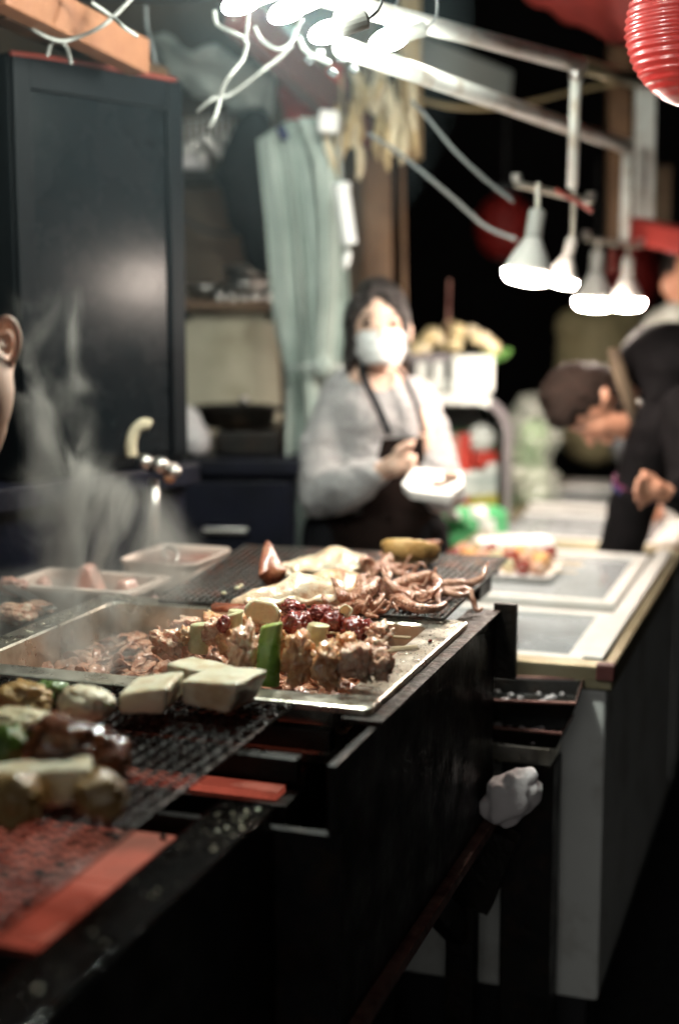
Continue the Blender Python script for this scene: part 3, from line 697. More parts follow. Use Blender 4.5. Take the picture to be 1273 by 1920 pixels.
make_squid('grilled squid nearest the pan with smooth white mantle', [q3(432,1138,.006), q3(470,1142,.002), q3(540,1138,.002), q3(600,1134,.004), q3(648,1134,.004)], .031, .038, hC,
    [([hC, q3(640,1118,.03), q3(634,1106,.036), q3(628,1094,.046), q3(622,1084,.05)], .0095, .002),
     ([hC, q3(690,1110,.034), q3(702,1092,.04), q3(712,1096,.034), q3(706,1118,.02)], .0125, .006),
     ([hC, q3(680,1104,.036), q3(676,1086,.044), q3(690,1080,.044)], .0115, .005),
     ([hC, q3(690,1140,.012), q3(712,1128,.02), q3(716,1112,.03)], .009, .003),
     ([hC, q3(640,1146,.01), q3(622,1142,.014), q3(610,1128,.03), q3(606,1118,.036)], .009, .0025)],
    'squid_pale', fin_flat(q3(450,1142,.010), .05, .026, -.25), 3, 10, (-1.4,1.6), .075)
# spilled scraps on the net and pan edge
rr = random.Random(21)
for i, (px, py) in enumerate(((446,1102),(420,1112),(452,1098))):
    p = q3(px, py, .004); o = MB().ell(p, (.007,.005,.003), RZ(rr.random()*3), 8, 5).build('garlic_flake', 'onion', origin=p, smooth=True)
    tag(o, ['rightmost white flake lying lower','leftmost white flake','rightmost white flake lying higher'][i]+' on the bare left part of the squid net', 'flake', 'white flakes on the squid net')

# toasted half bread roll behind the squid
bp = q3(770,1058,.0); rb = thing('bread_roll', 'toasted half bread roll tilted on the squid net', 'bread', bp, 0)
Rb = RE(-.28,.16,.3); cb = bp+Vector((0,0,.026))
prof = [(.005,-.026),(.03,-.024),(.046,-.014),(.053,.0),(.054,.010),(.051,.016),(.046,.017)]
mb = MB(); mb.lathe(prof, cb, 32, Rb@Matrix.Diagonal((1.12,.82,1)))
for i, v in enumerate(mb.v): mb.v[i] = v+(v-cb)*.1*noise.noise((v-cb)*50)
mb.build('crust', 'bread', rb, smooth=True)
mc = MB(); mc.ell(cb+Rb@Vector((0,0,.013)), (.051,.038,.008), Rb, 24, 8)
for i, v in enumerate(mc.v): mc.v[i] = v+Vector((0,0,.006))*noise.noise((v-cb)*70)
mc.build('crumb', 'crumb', rb, smooth=True)
for k, (dx, dy) in enumerate(((.028,.02),(.04,.0),(.012,.026),(.045,-.012))):
    me = lump_mesh('topping', 'squid_fin', 40+k, .3, 2, 2); place('topping', me, None, rb, Matrix.Translation(cb+Rb@Vector((dx,dy,.02))) @ Matrix.Diagonal((.014,.009,.007,1)))

# ------------------------------------------------------------------ food on the near net
def slab(px, py, t, outline, depth, yaw, mt, name, label, cat, group, bev=.004, lean=0.0):
    # outline: (x, z) metres in the slab's front face, extruded depth metres backwards
    d = ray(px, py); k = t/(d.x*sA+d.y*cA); c = Vector((d.x*k, d.y*k, CZ+d.z*k)); R = RZ(-A+yaw)@RE(lean,0,0)
    m = MB().prism([c+R@Vector((x,0,z)) for x, z in outline], R@Vector((0,depth,0)))
    o = soften(m.build(name, mt, origin=c), mt, .0032, 7, .0016, 55); return tag(o, label, cat, group)
G = 'rice cakes toasting on the near net'
slab(392,1300,1.62, [(-.04,-.02),(.026,-.024),(.04,.006),(.042,.018),(-.044,.012)], .08, -.12, 'tteok', 'rice_cake', 'thick white rice cake slab nearest the skewer heap, its top bright', 'rice cake', G)
slab(266,1308,1.56, [(-.03,-.024),(.028,-.02),(.032,.014),(-.032,.003)], .085, .16, 'tteok', 'rice_cake', 'white rice cake slab set at an angle left of the biggest slab', 'rice cake', G)
slab(372,1268,1.70, [(-.06,-.02),(.05,-.018),(.055,.008),(-.062,.008)], .05, -.35, 'tteok', 'rice_cake', 'white rice cake slab behind, against the pan rim', 'rice cake', G)
slab(80,1468,1.27, [(-.075,-.03),(.05,-.024),(.052,.016),(-.075,.008)], .065, .42, 'tteok', 'rice_cake', 'white rice cake wedge in front of the glazed meat', 'rice cake', G, lean=-.1)
def lumpf(px, py, t, w_, h_, d_, mt, seed, name, label, cat, group=None, roll=0, amp=.35):
    d = ray(px, py); k = t/(d.x*sA+d.y*cA); c = Vector((d.x*k, d.y*k, CZ+d.z*k)); s_ = c.y/F
    me = lump_mesh(name, mt, seed, amp, 1.8, 4, .16, .35)
    o = place(name, me, None, None, Matrix.Translation(c) @ Matrix.Rotation(-A,4,'Z') @ Matrix.Rotation(roll,4,'Y') @ Matrix.Diagonal((w_*s_/2, d_*s_/2, h_*s_/2, 1)))
    return tag(o, label, cat, group)
lumpf(160,1318,1.53,118,64,90,'tteok',50,'rice_cake','rounded rice cake lump left of the slabs, its top toasted','rice cake','rice cakes toasting on the near net', .05, .15)
lumpf(42,1308,1.55,120,60,90,'potato',51,'potato_chunk','yellow potato chunk at the left edge below the pan','potato','chunks on the near net')
lumpf(96,1300,1.62,70,50,60,'greens',52,'green_pepper','charred green pepper piece between the potato chunks','pepper')
lumpf(40,1356,1.42,150,56,100,'onion',53,'onion_chunk','pale oily onion chunk above the glazed meat','onion')
lumpf(130,1402,1.36,190,120,120,'glazed',54,'glazed_meat','dark glazed meat chunk shining on the near net','meat','glazed meat on the near net', .12)
lumpf(205,1432,1.35,80,110,100,'glazed',55,'glazed_meat','dark glazed meat end at right of the big glazed chunk','meat','glazed meat on the near net', .1)
lumpf(10,1400,1.36,80,80,90,'leek_green',56,'leek_chunk','green leek chunk at the left edge beside glazed meat','leek')
lumpf(190,1490,1.24,110,90,90,'potato',57,'potato_chunk','shadowed potato chunk in front of the wedge','potato','chunks on the near net')
lumpf(30,1500,1.22,110,110,90,'potato',58,'potato_chunk','shadowed potato chunk lowest at the left edge','potato','chunks on the near net')

# ------------------------------------------------------------------ small pans behind the steel pan
sp = sthing('small_pan', 'shallow steel pan of pale pink pieces behind the wide pan', 'pan', (-1.31,2.33,.9))
L = [rrect(-1.45,-1.178,2.27,2.45,.992,.01), rrect(-1.45,-1.178,2.27,2.45,1.0,.01), rrect(-1.448,-1.18,2.272,2.448,1.0015,.01),
     rrect(-1.435,-1.193,2.285,2.435,1.0015,.03), rrect(-1.432,-1.196,2.288,2.432,.998,.03), rrect(-1.425,-1.203,2.295,2.425,.92,.03), rrect(-1.42,-1.21,2.30,2.42,.91,.03)]
loft(L).build('basin', 'steel_warm', sp)
G = 'pink pieces in the shallow pan'
def wedge(s_, t_, z, a, h, yaw, lab):
    c = SW((s_,t_,z)); R = RZ(-A+yaw)
    o = MB().prism([c+R@Vector(v) for v in ((-a,0,0),(a,0,0),(a*.25,0,h),(-a*.2,0,h*1.02))], R@Vector((0,.045,0))).build('pink_piece', 'raw_pink', origin=c, bevel=.006, seg=3); tag(o, lab, 'food', G)
wedge(-1.325,2.36,.95,.042,.075,.1,'tall pointed pink piece standing in the shallow pan')
wedge(-1.245,2.36,.95,.034,.052,-.1,'blunt pink piece at right in the shallow pan')
wedge(-1.40,2.33,.945,.03,.056,.3,'pink piece under the steel tong in the shallow pan')
for i, (s_, t_) in enumerate(((-1.37,2.31),(-1.30,2.315),(-1.36,2.40),(-1.40,2.38),(-1.26,2.32),(-1.22,2.40))):
    me = lump_mesh('pink_scrap', 'raw_pink', 60+i, .35, 2, 3); o = place('pink_scrap', me, None, None, Matrix.Translation(SW((s_,t_,.955)))@Matrix.Diagonal((.03,.025,.022,1)))
    tag(o, 'small pink scrap lying low in the shallow pan', 'food', 'pink scraps in the shallow pan')
p0, p1 = PZ(16,1098,1.02), PZ(96,1142,1.008)
tg = MB().bar(p0, p1, .022, .003).build('steel_strip', 'steel_clean', origin=p0, bevel=.001); tag(tg, 'flat steel spatula blade leaning on the shallow pan rim', 'spatula')
lumpf(25,1100,2.2,60,36,40,'raw_pink',66,'raw_meat','pink raw meat under the spatula blade at the left edge','meat')
lumpf(30,1150,2.06,90,40,60,'meat_pink',67,'raw_meat','brown pink meat pile at left edge outside the wide pan','meat')
lumpf(70,1140,2.1,60,30,60,'meat_pink',68,'raw_meat','smaller brown meat piece touching the wide pan rim','meat')
ld = sthing('side_ledge', 'dark steel ledge along the left of the wide pan', 'ledge', (-1.36,2.1,.9)); MB(True).box(-1.46,-1.228,1.75,2.262,.94,.958).build('plate', 'black_iron', ld)
MB(True).box(-1.46,-1.44,1.75,2.262,.90,.939).build('lip', 'black_iron', ld)

dc = sthing('sauce_container', 'deep steel container of red sauce with a hooked ladle inside', 'container', (-1.225,2.565,.9))
def cloop(g_, z, r): return rrect(-1.31+g_,-1.14-g_,2.46+g_,2.67-g_,z,r)
L = [cloop(.006,.87,.03), cloop(.005,1.006,.03), cloop(.003,1.014,.03), cloop(.001,1.018,.03), cloop(.002,1.022,.03), cloop(.006,1.022,.028), cloop(.011,1.014,.028), cloop(.018,.88,.028)]
ml = loft(L); ml.f.append(tuple(range(len(L[0])))[::-1]); ml.build('shell', 'steel_warm', dc)
cs_ = cloop(.0135,1.006,.028); MB(True).add(cs_, [tuple(range(len(cs_)))]).build('sauce', 'sauce', dc)
hk = spline([PZ(318,1062,1.0), PZ(314,1048,1.02), PZ(306,1036,1.03), PZ(313,1026,1.04), PZ(328,1030,1.04), PZ(334,1042,1.03), PZ(330,1054,1.02)], 20)
tag(MB().tube(hk, .0035, 8).build('ladle_hook', 'steel_clean', origin=hk[0], smooth=True), 'hooked steel ladle handle in the sauce container', 'ladle')
# ------------------------------------------------------------------ chest freezers
def freezer(label, t0, t1, bars, panes, goods, seed, white_end=None):
    s0, s1 = -.93, -.36; r = sthing('chest_freezer', label, 'freezer', ((s0+s1)/2, (t0+t1)/2, 0), 'chest freezers in a row')
    MB(True).box(s0+.002, s0+.04, t0+.042, t1, .2, .815).build('side_panel', 'white_enamel', r, bevel=.006)
    MB(True).box(s1-.04, s1-.002, t0+.042, t1, .2, .815).build('side_panel', 'white_enamel', r, bevel=.006)
    MB(True).box(s0, s1, t0+.001, t0+.04, .2, .815).build('front_panel', 'white_enamel', r, bevel=.008, seg=3)
    MB(True).box(s0+.041, s1-.041, t1-.04, t1-.001, .2, .815).build('back_panel', 'white_enamel', r, bevel=.004)
    MB(True).box(s0+.042, s1-.042, t0+.042, t1-.042, .42, .44).build('inner_floor', 'liner', r)
    MB(True).box(s0+.03, s1-.03, t0+.05, t1-.05, .07, .199).build('base', 'black_plastic', r)
    for s_ in (s0+.07, s1-.07):
        for t_ in (t0+.1, t1-.1): MB(True).lathe([(.01,-.012),(.033,-.012),(.033,.012),(.01,.012)], (s_,t_,.034), 16, RE(0,math.pi/2,0)).build('castor', 'black_plastic', r)
    e = .012
    MB(True).box(s0-e, s1+e, t0-e, t0+.035, .816, .862).build('rim', 'brass_frame', r, bevel=.004)
    MB(True).box(s0-e, s1+e, t1-.035, t1, .816, .862).build('rim', 'brass_frame', r, bevel=.004)
    MB(True).box(s0-e, s0+.03, t0+.036, t1-.036, .816, .862).build('rim', 'brass_frame', r, bevel=.004)
    MB(True).box(s1-.012, s1+e, t0+.036, t1-.036, .816, .858).build('rim', 'brass_frame', r, bevel=.004)
    MB(True).box(s1-.05, s1-.0125, t0+.036, t1-.036, .816, .868).build('slide_rail', 'lid_frame', r, bevel=.003)
    MB(True).box(s1+e-.03, s1+e+.003, t0-e-.003, t0+.012, .835, .866).build('corner_cap', 'maroon_paint', r, bevel=.003)
    for (a, b, z) in panes:
        p = MB(True).box(s0+.035, s1-.055, a, b, z, z+.005).build('glass_lid', 'lid_glass', r)
        MB(True).box(s0+.033, s1-.053, a-.012, a+.016, z-.006, z+.014).build('lid_bar', 'lid_frame', p, bevel=.003)
        MB(True).box(s0+.033, s1-.053, b-.016, b+.012, z-.006, z+.0135).build('lid_bar', 'lid_frame', p, bevel=.003)
        MB(True).box(s1-.085, s1-.0535, a+.0165, b-.0165, z-.006, z+.013).build('lid_bar', 'lid_frame', p, bevel=.003)
    rr = random.Random(seed)
    for k, (gs, gt, mt, w_, d_, h_) in enumerate(goods):
        R = RZ(rr.uniform(-.15,.15)); z = rr.uniform(.60,.66)
        o = MB(True).obox((gs,gt,z-.07), (w_,d_,.14+h_), R).build('frozen_pack', mt, origin=SW((gs,gt,z-.15)), bevel=.015, seg=3)
        sup = MB(True).obox((gs,gt,(.442+z-.142-h_/2)/2), (w_*.9,d_*.9,z-.142-h_/2-.442), R).build('lower_pack', mt, None)
        sup.parent = o; sup.location = -Vector(o.location); ROOTM[sup.name] = Matrix.Identity(4)
        tag(o, ('%s frozen pack under the %s freezer glass' % ({'frozen_blue':'blue grey','frozen_pack':'pinkish','frozen_yellow':'orange yellow','pack_white':'white'}[mt], 'near' if t0 < 3 else 'far')), 'frozen pack', 'frozen packs in the freezers')
    return r
goods1 = [(-.78,2.72,'frozen_yellow',.2,.2,.03),(-.55,2.72,'pack_white',.2,.2,.02),(-.75,2.96,'pack_white',.24,.2,.03),(-.5,2.96,'pack_white',.2,.2,.0),
          (-.77,3.22,'frozen_pack',.22,.24,.02),(-.52,3.25,'frozen_blue',.22,.28,0),(-.76,3.5,'frozen_pack',.24,.24,.02),(-.5,3.54,'frozen_blue',.2,.24,.02)]
goods2 = [(-.75,4.15,'frozen_pack',.26,.28,.02),(-.5,4.15,'frozen_pack',.2,.3,.02),(-.75,4.5,'pack_white',.26,.28,.02),(-.5,4.5,'frozen_pack',.2,.3,0),(-.75,4.85,'frozen_blue',.26,.28,.02),(-.5,4.85,'frozen_blue',.2,.3,.0)]
fz1 = freezer('white chest freezer nearest the grill with sliding glass lids and brass rim', 2.57, 3.87, None, [(2.625,3.02,.846),(3.06,3.66,.864)], goods1, 1)
fz2 = freezer('white chest freezer farther back behind the first one', 3.90, 5.30, None, [(3.96,4.46,.846),(4.52,4.98,.864)], goods2, 2)
MB(True).box(-.895,-.415,5.0,5.26,.8,.866).build('end_cover', 'lid_frame', fz2, bevel=.006)
# pink shape added under the near lid in place of a mirrored hand
c = SW((-.47,2.78,.72)); o = MB().prism([c+RZ(-A)@Vector(v) for v in ((-.028,0,.075),(.03,0,.075),(.016,0,-.03),(-.002,0,-.055))], RZ(-A)@Vector((0,.015,0))).build('mirrored_hand', 'raw_pink', origin=c, bevel=.004); tag(o, 'reddish shape added under the near freezer glass for a mirrored hand', 'reflection')
# skewers on a white paper tray set on the near freezer
tr = sthing('paper_tray', 'white paper tray loaded with skewers on the near freezer lid', 'tray', (-.72,3.32,.88))
loft([rrect(-.86,-.60,3.24,3.44,.879,.02), rrect(-.87,-.59,3.23,3.45,.889,.02), rrect(-.865,-.595,3.235,3.445,.889,.02), rrect(-.855,-.605,3.245,3.435,.882,.02)]).build('dish', 'paper', tr)
rr = random.Random(5)
for k in range(4):
    t_ = 3.26+.045*k; z = .897+.012*(k%2)
    r_ = sthing('fresh_skewer', ['shrimp pink','orange'][k%2]+' skewer in the paper tray, '+['nearest the grill','second from the front','third from the front','farthest back'][k], 'skewer', (-.72,t_,z), 'skewers in the paper tray')
    MB(True).tube([(-.86,t_,z),(-.53,t_-.01,z+.005)], .002, 6).build('stick', 'stick', r_)
    for j in range(7):
        me = [PINK, RED, None, ONION][[0,1,2,0,3,1,0,2][(j+k)%8]]
        if me is None:
            me = [MATS.setdefault('_ylump', lump_mesh('yellow_chunk', 'frozen_yellow', 70))]
        place(me[0].name.split('.')[0], me[0], None, r_, Matrix.Translation(SW((-.84+.036*j, t_, z+.006))) @ Matrix.Rotation(-A,4,'Z') @ Matrix.Diagonal((.018,.02,.018,1)))
pb = sthing('paper_bundle', 'white paper bundle lying behind the skewer tray on the freezer', 'paper', (-.72,3.56,.88))
mm = MB(True).obox((-.74,3.53,.905), (.2,.08,.045), RZ(.5)); mm.build('fold', 'paper', pb, bevel=.012, seg=3)

# ------------------------------------------------------------------ stand with oven trays between grill and freezer
sd = sthing('tray_stand', 'narrow black stand with steel top edge between grill and freezer', 'stand', (-.6,2.48,0))
MB(True).box(-.80,-.437,2.44,2.545,.70,.735).build('top', 'steel', sd, bevel=.003)
MB(True).box(-.528,-.434,2.455,2.54,0,.699).build('post', 'black_panel', sd, bevel=.004)
MB(True).box(-.79,-.73,2.455,2.5,0,.699).build('post', 'black_panel', sd, bevel=.004)
def oven_tray(label, c, size, yaw, tilt, h=.03):
    o = sthing('oven_tray', label, 'tray', c, 'black oven trays on the stand'); R = RZ(yaw)@RE(tilt[0],tilt[1],0); a, b = size; c = Vector(c)
    def lp(g_, z): return [tuple(c+R@Vector((x*(a/2-g_), y*(b/2-g_), z))) for x, y in ((-1,-1),(1,-1),(1,1),(-1,1))]
    loft([lp(.012,0), lp(0,h), lp(.003,h+.002), lp(.006,h), lp(.016,.004)]).build('shell', 'black_iron', o, bevel=.002)
    MB(True).tube([Vector(p) for p in lp(.001,h+.002)+lp(.001,h+.002)[:1]], .0035, 6).build('edge_wire', 'reddish_trim', o)
    ash = MB(True); rr = random.Random(int(abs(c[1])*1000))
    for _ in range(60):
        p = c+R@Vector((rr.uniform(-.45,.45)*a, rr.uniform(-.4,.4)*b, .008)); ash.ell(p, (rr.uniform(.003,.009), rr.uniform(.003,.009), .004), None, 6, 4)
    tag(ash.build('grease_scraps', 'tissue', o), kind='stuff')
oven_tray('lower black oven tray on the stand with greasy scraps', (-.585,2.485,.737), (.34,.12), 0, (0,0))
oven_tray('upper black oven tray resting askew on the lower tray', (-.575,2.49,.79), (.36,.13), .06, (.08,-.04))
# crumpled white tissue stuffed between grill and stand
tc_ = PY(958,1496,2.33); bm = bmesh.new(); bmesh.ops.create_icosphere(bm, subdivisions=4, radius=1)
for v in bm.verts:
    n = v.co.normalized(); k = 1+.4*abs(noise.noise(n*1.3+Vector((3,1,0))))-.22*abs(noise.noise(n*2.1))+.03*noise.noise(n*5)
    v.co = Vector((n.x*.045*k, n.y*.035*k, n.z*.047*k)); v.co.x += v.co.z*.35
for f in bm.faces: f.smooth = True
me = bpy.data.meshes.new('tissue_wad'); bm.to_mesh(me); bm.free(); me.materials.append(M_('tissue'))
o = bpy.data.objects.new('tissue_wad', me); COL.objects.link(o); o.location = tc_; tag(o, 'crumpled white tissue wad stuffed beside the grill cart', 'tissue')

# ------------------------------------------------------------------ bare bulbs over the kitchen
bulb_c = [(455,4,2.15,(80,40)),(540,20,2.2,(78,40)),(614,60,2.2,(72,40)),(657,28,2.75,(56,28)),(730,74,2.75,(72,36))]
names = ['bare white bulb leftmost of the cluster at the top','bare white bulb second from left at the top','bare white bulb lowest of the middle of the cluster','small bare white bulb behind the middle of the cluster','bare white bulb rightmost of the cluster, by the pipe']
for k, (px, py, Y, sz) in enumerate(bulb_c):
    c = PY(px, py, Y); s_ = Y/F; R = RE(0, [.35,.4,.3,.1,.3][k]*-1, 0)
    r_ = thing('light_bulb', names[k], 'bulb', c, 0, 'bare bulbs in the cluster')
    MB().ell(c, (sz[0]*s_/2, sz[1]*s_/2*1.1, sz[1]*s_/2), R, 20, 12).build('globe', 'bulb_cool' if k < 3 else 'bulb_cool_far', r_, smooth=True)
    e = c+R@Vector((sz[0]*s_*.52,0,0)); MB().lathe([(.008,-.012),(.014,-.012),(.014,.03),(.006,.034)], e, 14, R@RE(0,math.pi/2,0)).build('socket', 'socket', r_)
    MB().tube(spline([e+R@Vector((.034,0,0)), e+R@Vector((.06,0,.02)), e+Vector((.04,0,.12)), e+Vector((.0,.05,.3))], 10), .002, 6).build('cord', 'cable_grey', r_, smooth=True)

# ------------------------------------------------------------------ pipes carrying the reflector lamps
def pipe(name, label, pts, r, mt='pipe_paint'):
    o = MB().tube(pts, r, 12).build(name, mt, origin=pts[0], smooth=True); return tag(o, label, 'pipe')
Zu = PY(1080,120,3.3).z
U0, U1 = PZ(560,-18,Zu), PY(1080,120,3.3)
up_ = thing('lamp_rail', 'long white pipe slanting down to the front lamp pair', 'pipe', U0)
MB().tube([U0, U1+(U1-U0)*.02], .018, 12).build('rail', 'pipe_paint', up_, smooth=True)
MB().tube([PY(1080,122,3.3), PY(1072,352,3.3)], .0125, 12).build('drop', 'pipe_paint', up_, smooth=True)
MB().tube([PY(1080,126,3.3), PY(1080,150,3.3)], .0165, 12).build('joint', 'steel_clean', up_, smooth=True)
lo_ = thing('lamp_rail', 'lower white pipe bending down to the back lamp pair', 'pipe', PY(1176,276,4.1))
Zl = PY(1176,276,4.1).z
MB().tube([PZ(640,88,Zl), PY(1176,276,4.1)], .0185, 12).build('rail', 'pipe_paint', lo_, smooth=True)
MB().tube([PY(1177,262,4.1), PY(1170,452,4.1)], .0155, 12).build('drop', 'pipe_paint', lo_, smooth=True)
br_ = MB().tube([PY(1090,122,3.4), PY(1215,160,4.6)], .02, 10).build('beam_pipe', 'brass_frame', origin=PY(1090,122,3.4), smooth=True); tag(br_, 'tan pipe running on from the upper lamp rail', 'pipe')
def reflector_lamp(label, px, py, Y, tilt, wpx):
    c = PY(px, py, Y); s_ = Y/F; R_ = wpx*s_/2; R = RE(0, tilt, 0)
    r_ = thing('reflector_lamp', label, 'lamp', c, 0, 'reflector lamps over the freezers')
    k = R_/.048
    MB().lathe([(.047*k,.012*k),(.045*k,.02*k),(.034*k,.045*k),(.022*k,.066*k),(.016*k,.078*k)], c, 28, R).build('reflector', 'bulb_glass', r_, smooth=True)
    MB().lathe([(.01,-.014*k),(.036*k,-.010*k),(.046*k,-.001*k),(.0485*k,.0115*k),(.01,.0118*k)], c, 28, R).build('lit_face', 'bulb_warm', r_, smooth=True)
    MB().lathe([(.0155*k,.079*k),(.0165*k,.082*k),(.0165*k,.128*k),(.012*k,.132*k)], c, 16, R).build('socket', 'socket', r_)
    return c+R@Vector((0,0,.132*k))
ls = [reflector_lamp('bright reflector lamp leftmost of the front pair', 987, 522, 3.25, .14, 92),
      reflector_lamp('bright reflector lamp right in the front pair, turned away', 1050, 530, 3.4, .25, 62),
      reflector_lamp('bright reflector lamp left in the back pair', 1112, 572, 4.05, .05, 72),
      reflector_lamp('bright reflector lamp rightmost of the back pair', 1174, 572, 4.15, .0, 64)]
def clamp(label, a, b, drops, red):
    r_ = thing('lamp_bracket', label, 'bracket', a, 0, 'lamp brackets')
    MB().bar(a, b, .03, .012).build('bar', 'bracket', r_, bevel=.002)
    MB().tube([a+Vector((0,0,.006)), a+Vector((0,0,.022))], .012, 10).build('bolt', 'steel_clean', r_)
    MB().tube([b+Vector((0,0,.006)), b+Vector((0,0,.022))], .012, 10).build('bolt', 'steel_clean', r_)
    for d in drops: MB().tube([d, Vector((d.x, d.y, a.z))], .006, 8).build('hanger', 'bracket', r_)
    MB().tube(spline(red, 12), .006, 8).build('red_wire', 'cable_red', r_, smooth=True)
clamp('steel bracket with red wire above the front lamps', PY(968,345,3.28), PY(1108,378,3.36), ls[:2], [PY(1040,356,3.25), PY(1075,374,3.25), PY(1110,396,3.25)])
clamp('steel bracket above the back lamps', PY(1098,448,4.05), PY(1200,462,4.12), ls[2:], [PY(1145,470,4.0), PY(1148,490,4.0), PY(1142,510,4.0)])
# ------------------------------------------------------------------ people
def hand(W, wrist, palm, tips, thumb, r=.0070):
    """palm slab and five fingers from pixel/depth points: wrist, palm centre, list of (knuckle, middle, tip), thumb"""
    pr = [('c', wrist, .021, palm, .027)]
    for k, a, b in tips: pr += [('c', palm, .018, k, .0095), ('c', k, r*1.12, a, r), ('c', a, r, b, r*.85)]
    pr += [('c', palm, .019, thumb[0], .012), ('c', thumb[0], .0115, thumb[1], .0095)]
    return pr

# --- masked woman
def W(x, y, dy=0): return PY(x, y, 3.5+dy)
wm = thing('person', 'person in grey knit sweater, white face mask and dark apron holding paper', 'person', (W(705,900).x, 3.52, 0))
hx = W(710,608)
pr = [('e', hx, (.064,.084,.096)), ('e', W(712,650,-.018), (.048,.064,.055)), ('e', W(715,630,-.088), (.011,.016,.02)), ('c', W(706,672,.03), .047, W(704,722,.04), .052),
      ('e', W(656,622,.01), (.012,.016,.03)), ('e', W(766,624,.01), (.010,.016,.03)),
      ('c', W(704,735,.05), .09, W(704,900,.05), .11), ('c', W(704,900,.05), .11, W(704,1000,.05), .12),
      ('c', W(640,742,.04), .045, W(606,918,-.02), .04), ('c', W(606,918,-.02), .038, W(712,884,-.19), .026), ('c', W(780,745,.04), .045, W(826,925,-.04), .038), ('c', W(826,925,-.04), .036, W(846,922,-.2), .026)]
pr += hand(W, W(712,884,-.19), W(742,872,-.22), [(W(758,850,-.225), W(770,838,-.225), W(776,826,-.22)), (W(764,858,-.23), W(778,856,-.235), W(770,868,-.25)), (W(766,868,-.23), W(778,870,-.235), W(768,880,-.25)), (W(764,878,-.23), W(774,882,-.235), W(764,892,-.25))], (W(748,844,-.235), W(766,832,-.24)))
pr += hand(W, W(846,922,-.2), W(845,908,-.24), [(W(832,918,-.26), W(816,922,-.27), W(802,920,-.275)), (W(836,912,-.265), W(818,914,-.28), W(806,912,-.285)), (W(840,904,-.27), W(824,906,-.29), W(812,904,-.29)), (W(846,924,-.25), W(832,932,-.26), W(818,932,-.265))], (W(852,892,-.26), W(836,888,-.28)))
feet = wm.location
for s_ in (-1, 1):
    x = feet.x+s_*.085
    pr += [('c', (x, 3.54, .9), .088, (x, 3.54, .48), .058), ('c', (x, 3.54, .48), .055, (x, 3.56, .1), .04), ('c', (x, 3.56, .05), .045, (x, 3.44, .035), .035)]
bd = blob('body', 'skin_pale', wm, pr, .005, 4)
for s_, px in ((-1, 688), (1, 738)):
    e = MB(); e.ell(W(px,606,-.078), (.0125,.008,.006), None, 10, 6); e.build('eye', 'eye_dark', bd, smooth=True)
    e = MB(); e.bar(W(px-11,592,-.08), W(px+11,591,-.08), .006, .004); e.build('eyebrow', 'hair', bd)
hr = [('e', hx+Vector((0,.022,.022)), (.073,.09,.092))]
blobs = [(662,636,.03,.018,.07),(660,612,.03,.02,.06),(757,628,.03,.015,.065),(755,606,.02,.018,.05),(656,664,.04,.016,.045)]
for x, y, dy, rx, rz in blobs: hr.append(('e', W(x,y,dy), (rx,.07,rz)))
hr += [('c', W(672,560,-.05), .016, W(660,602,-.045), .010), ('c', W(700,545,-.055), .016, W(674,580,-.068), .008), ('c', W(718,546,-.055), .016, W(748,582,-.066), .008), ('c', W(742,560,-.05), .016, W(758,605,-.045), .009), ('c', W(695,548,-.06), .012, W(690,568,-.076), .006), ('c', W(726,548,-.06), .012, W(732,568,-.076), .006)]
hair_o = blob('hair', 'hair', wm, hr, .005, 3, .0026, 110)
mk = MB(); 
nu, nv = 14, 10
for lay in (0, 1):
    for j in range(nv+1):
        for i in range(nu+1):
            u, v = i/nu*2-1, j/nv*2-1; a = u*1.25*(1-.12*v*v)
            c = W(713,648,-.005); k = 1-.18*max(0,-v)**2
            m_ = Vector((math.sin(a)*(.057+.005*lay)*k, -math.cos(a)*(.094+.005*lay)*(1-.12*abs(v)**2), v*.040-.004*abs(u)))
            m_.y += .0022*math.sin(v*11)*(1-abs(u)); mk.v.append(c+m_)
q = (nu+1)*(nv+1)
for j in range(nv):
    for i in range(nu):
        a = j*(nu+1)+i; f = (a,a+1,a+nu+2,a+nu+1); mk.f.append(f[::-1]); mk.f.append(tuple(x+q for x in f))
mk_ = mk.build('face_mask', 'mask_cloth', wm, smooth=True, fix=False)
for sx_, ex in ((668,657),(760,765)): MB().tube(spline([W(sx_,636,-.05), W((sx_+ex)/2,628,-.02), W(ex,624,.005), W((sx_+ex)/2,650,-.02), W(sx_+2,664,-.045)], 12), .0016, 6).build('ear_loop', 'mask_cloth', mk_)
sw = [('c', W(648,742,.05), .062, W(768,748,.05), .06), ('e', W(704,790,.045), (.145,.108,.13)), ('e', W(704,880,.05), (.134,.116,.16)), ('e', W(702,940,.05), (.14,.122,.07)),
      ('c', W(634,752,.045), .058, W(608,850,.01), .06), ('c', W(608,850,.01), .06, W(604,925,-.03), .062), ('c', W(606,928,-.03), .06, W(664,908,-.13), .054), ('c', W(664,908,-.13), .054, W(706,886,-.18), .034),
      ('c', W(784,756,.045), .058, W(812,850,.01), .056), ('c', W(812,850,.01), .056, W(826,922,-.04), .054), ('c', W(826,924,-.04), .052, W(842,926,-.17), .038)]
blob('sweater', 'knit', wm, sw, .007, 4, .006, 30)
ap = MB(); c0 = W(704,900,.05)
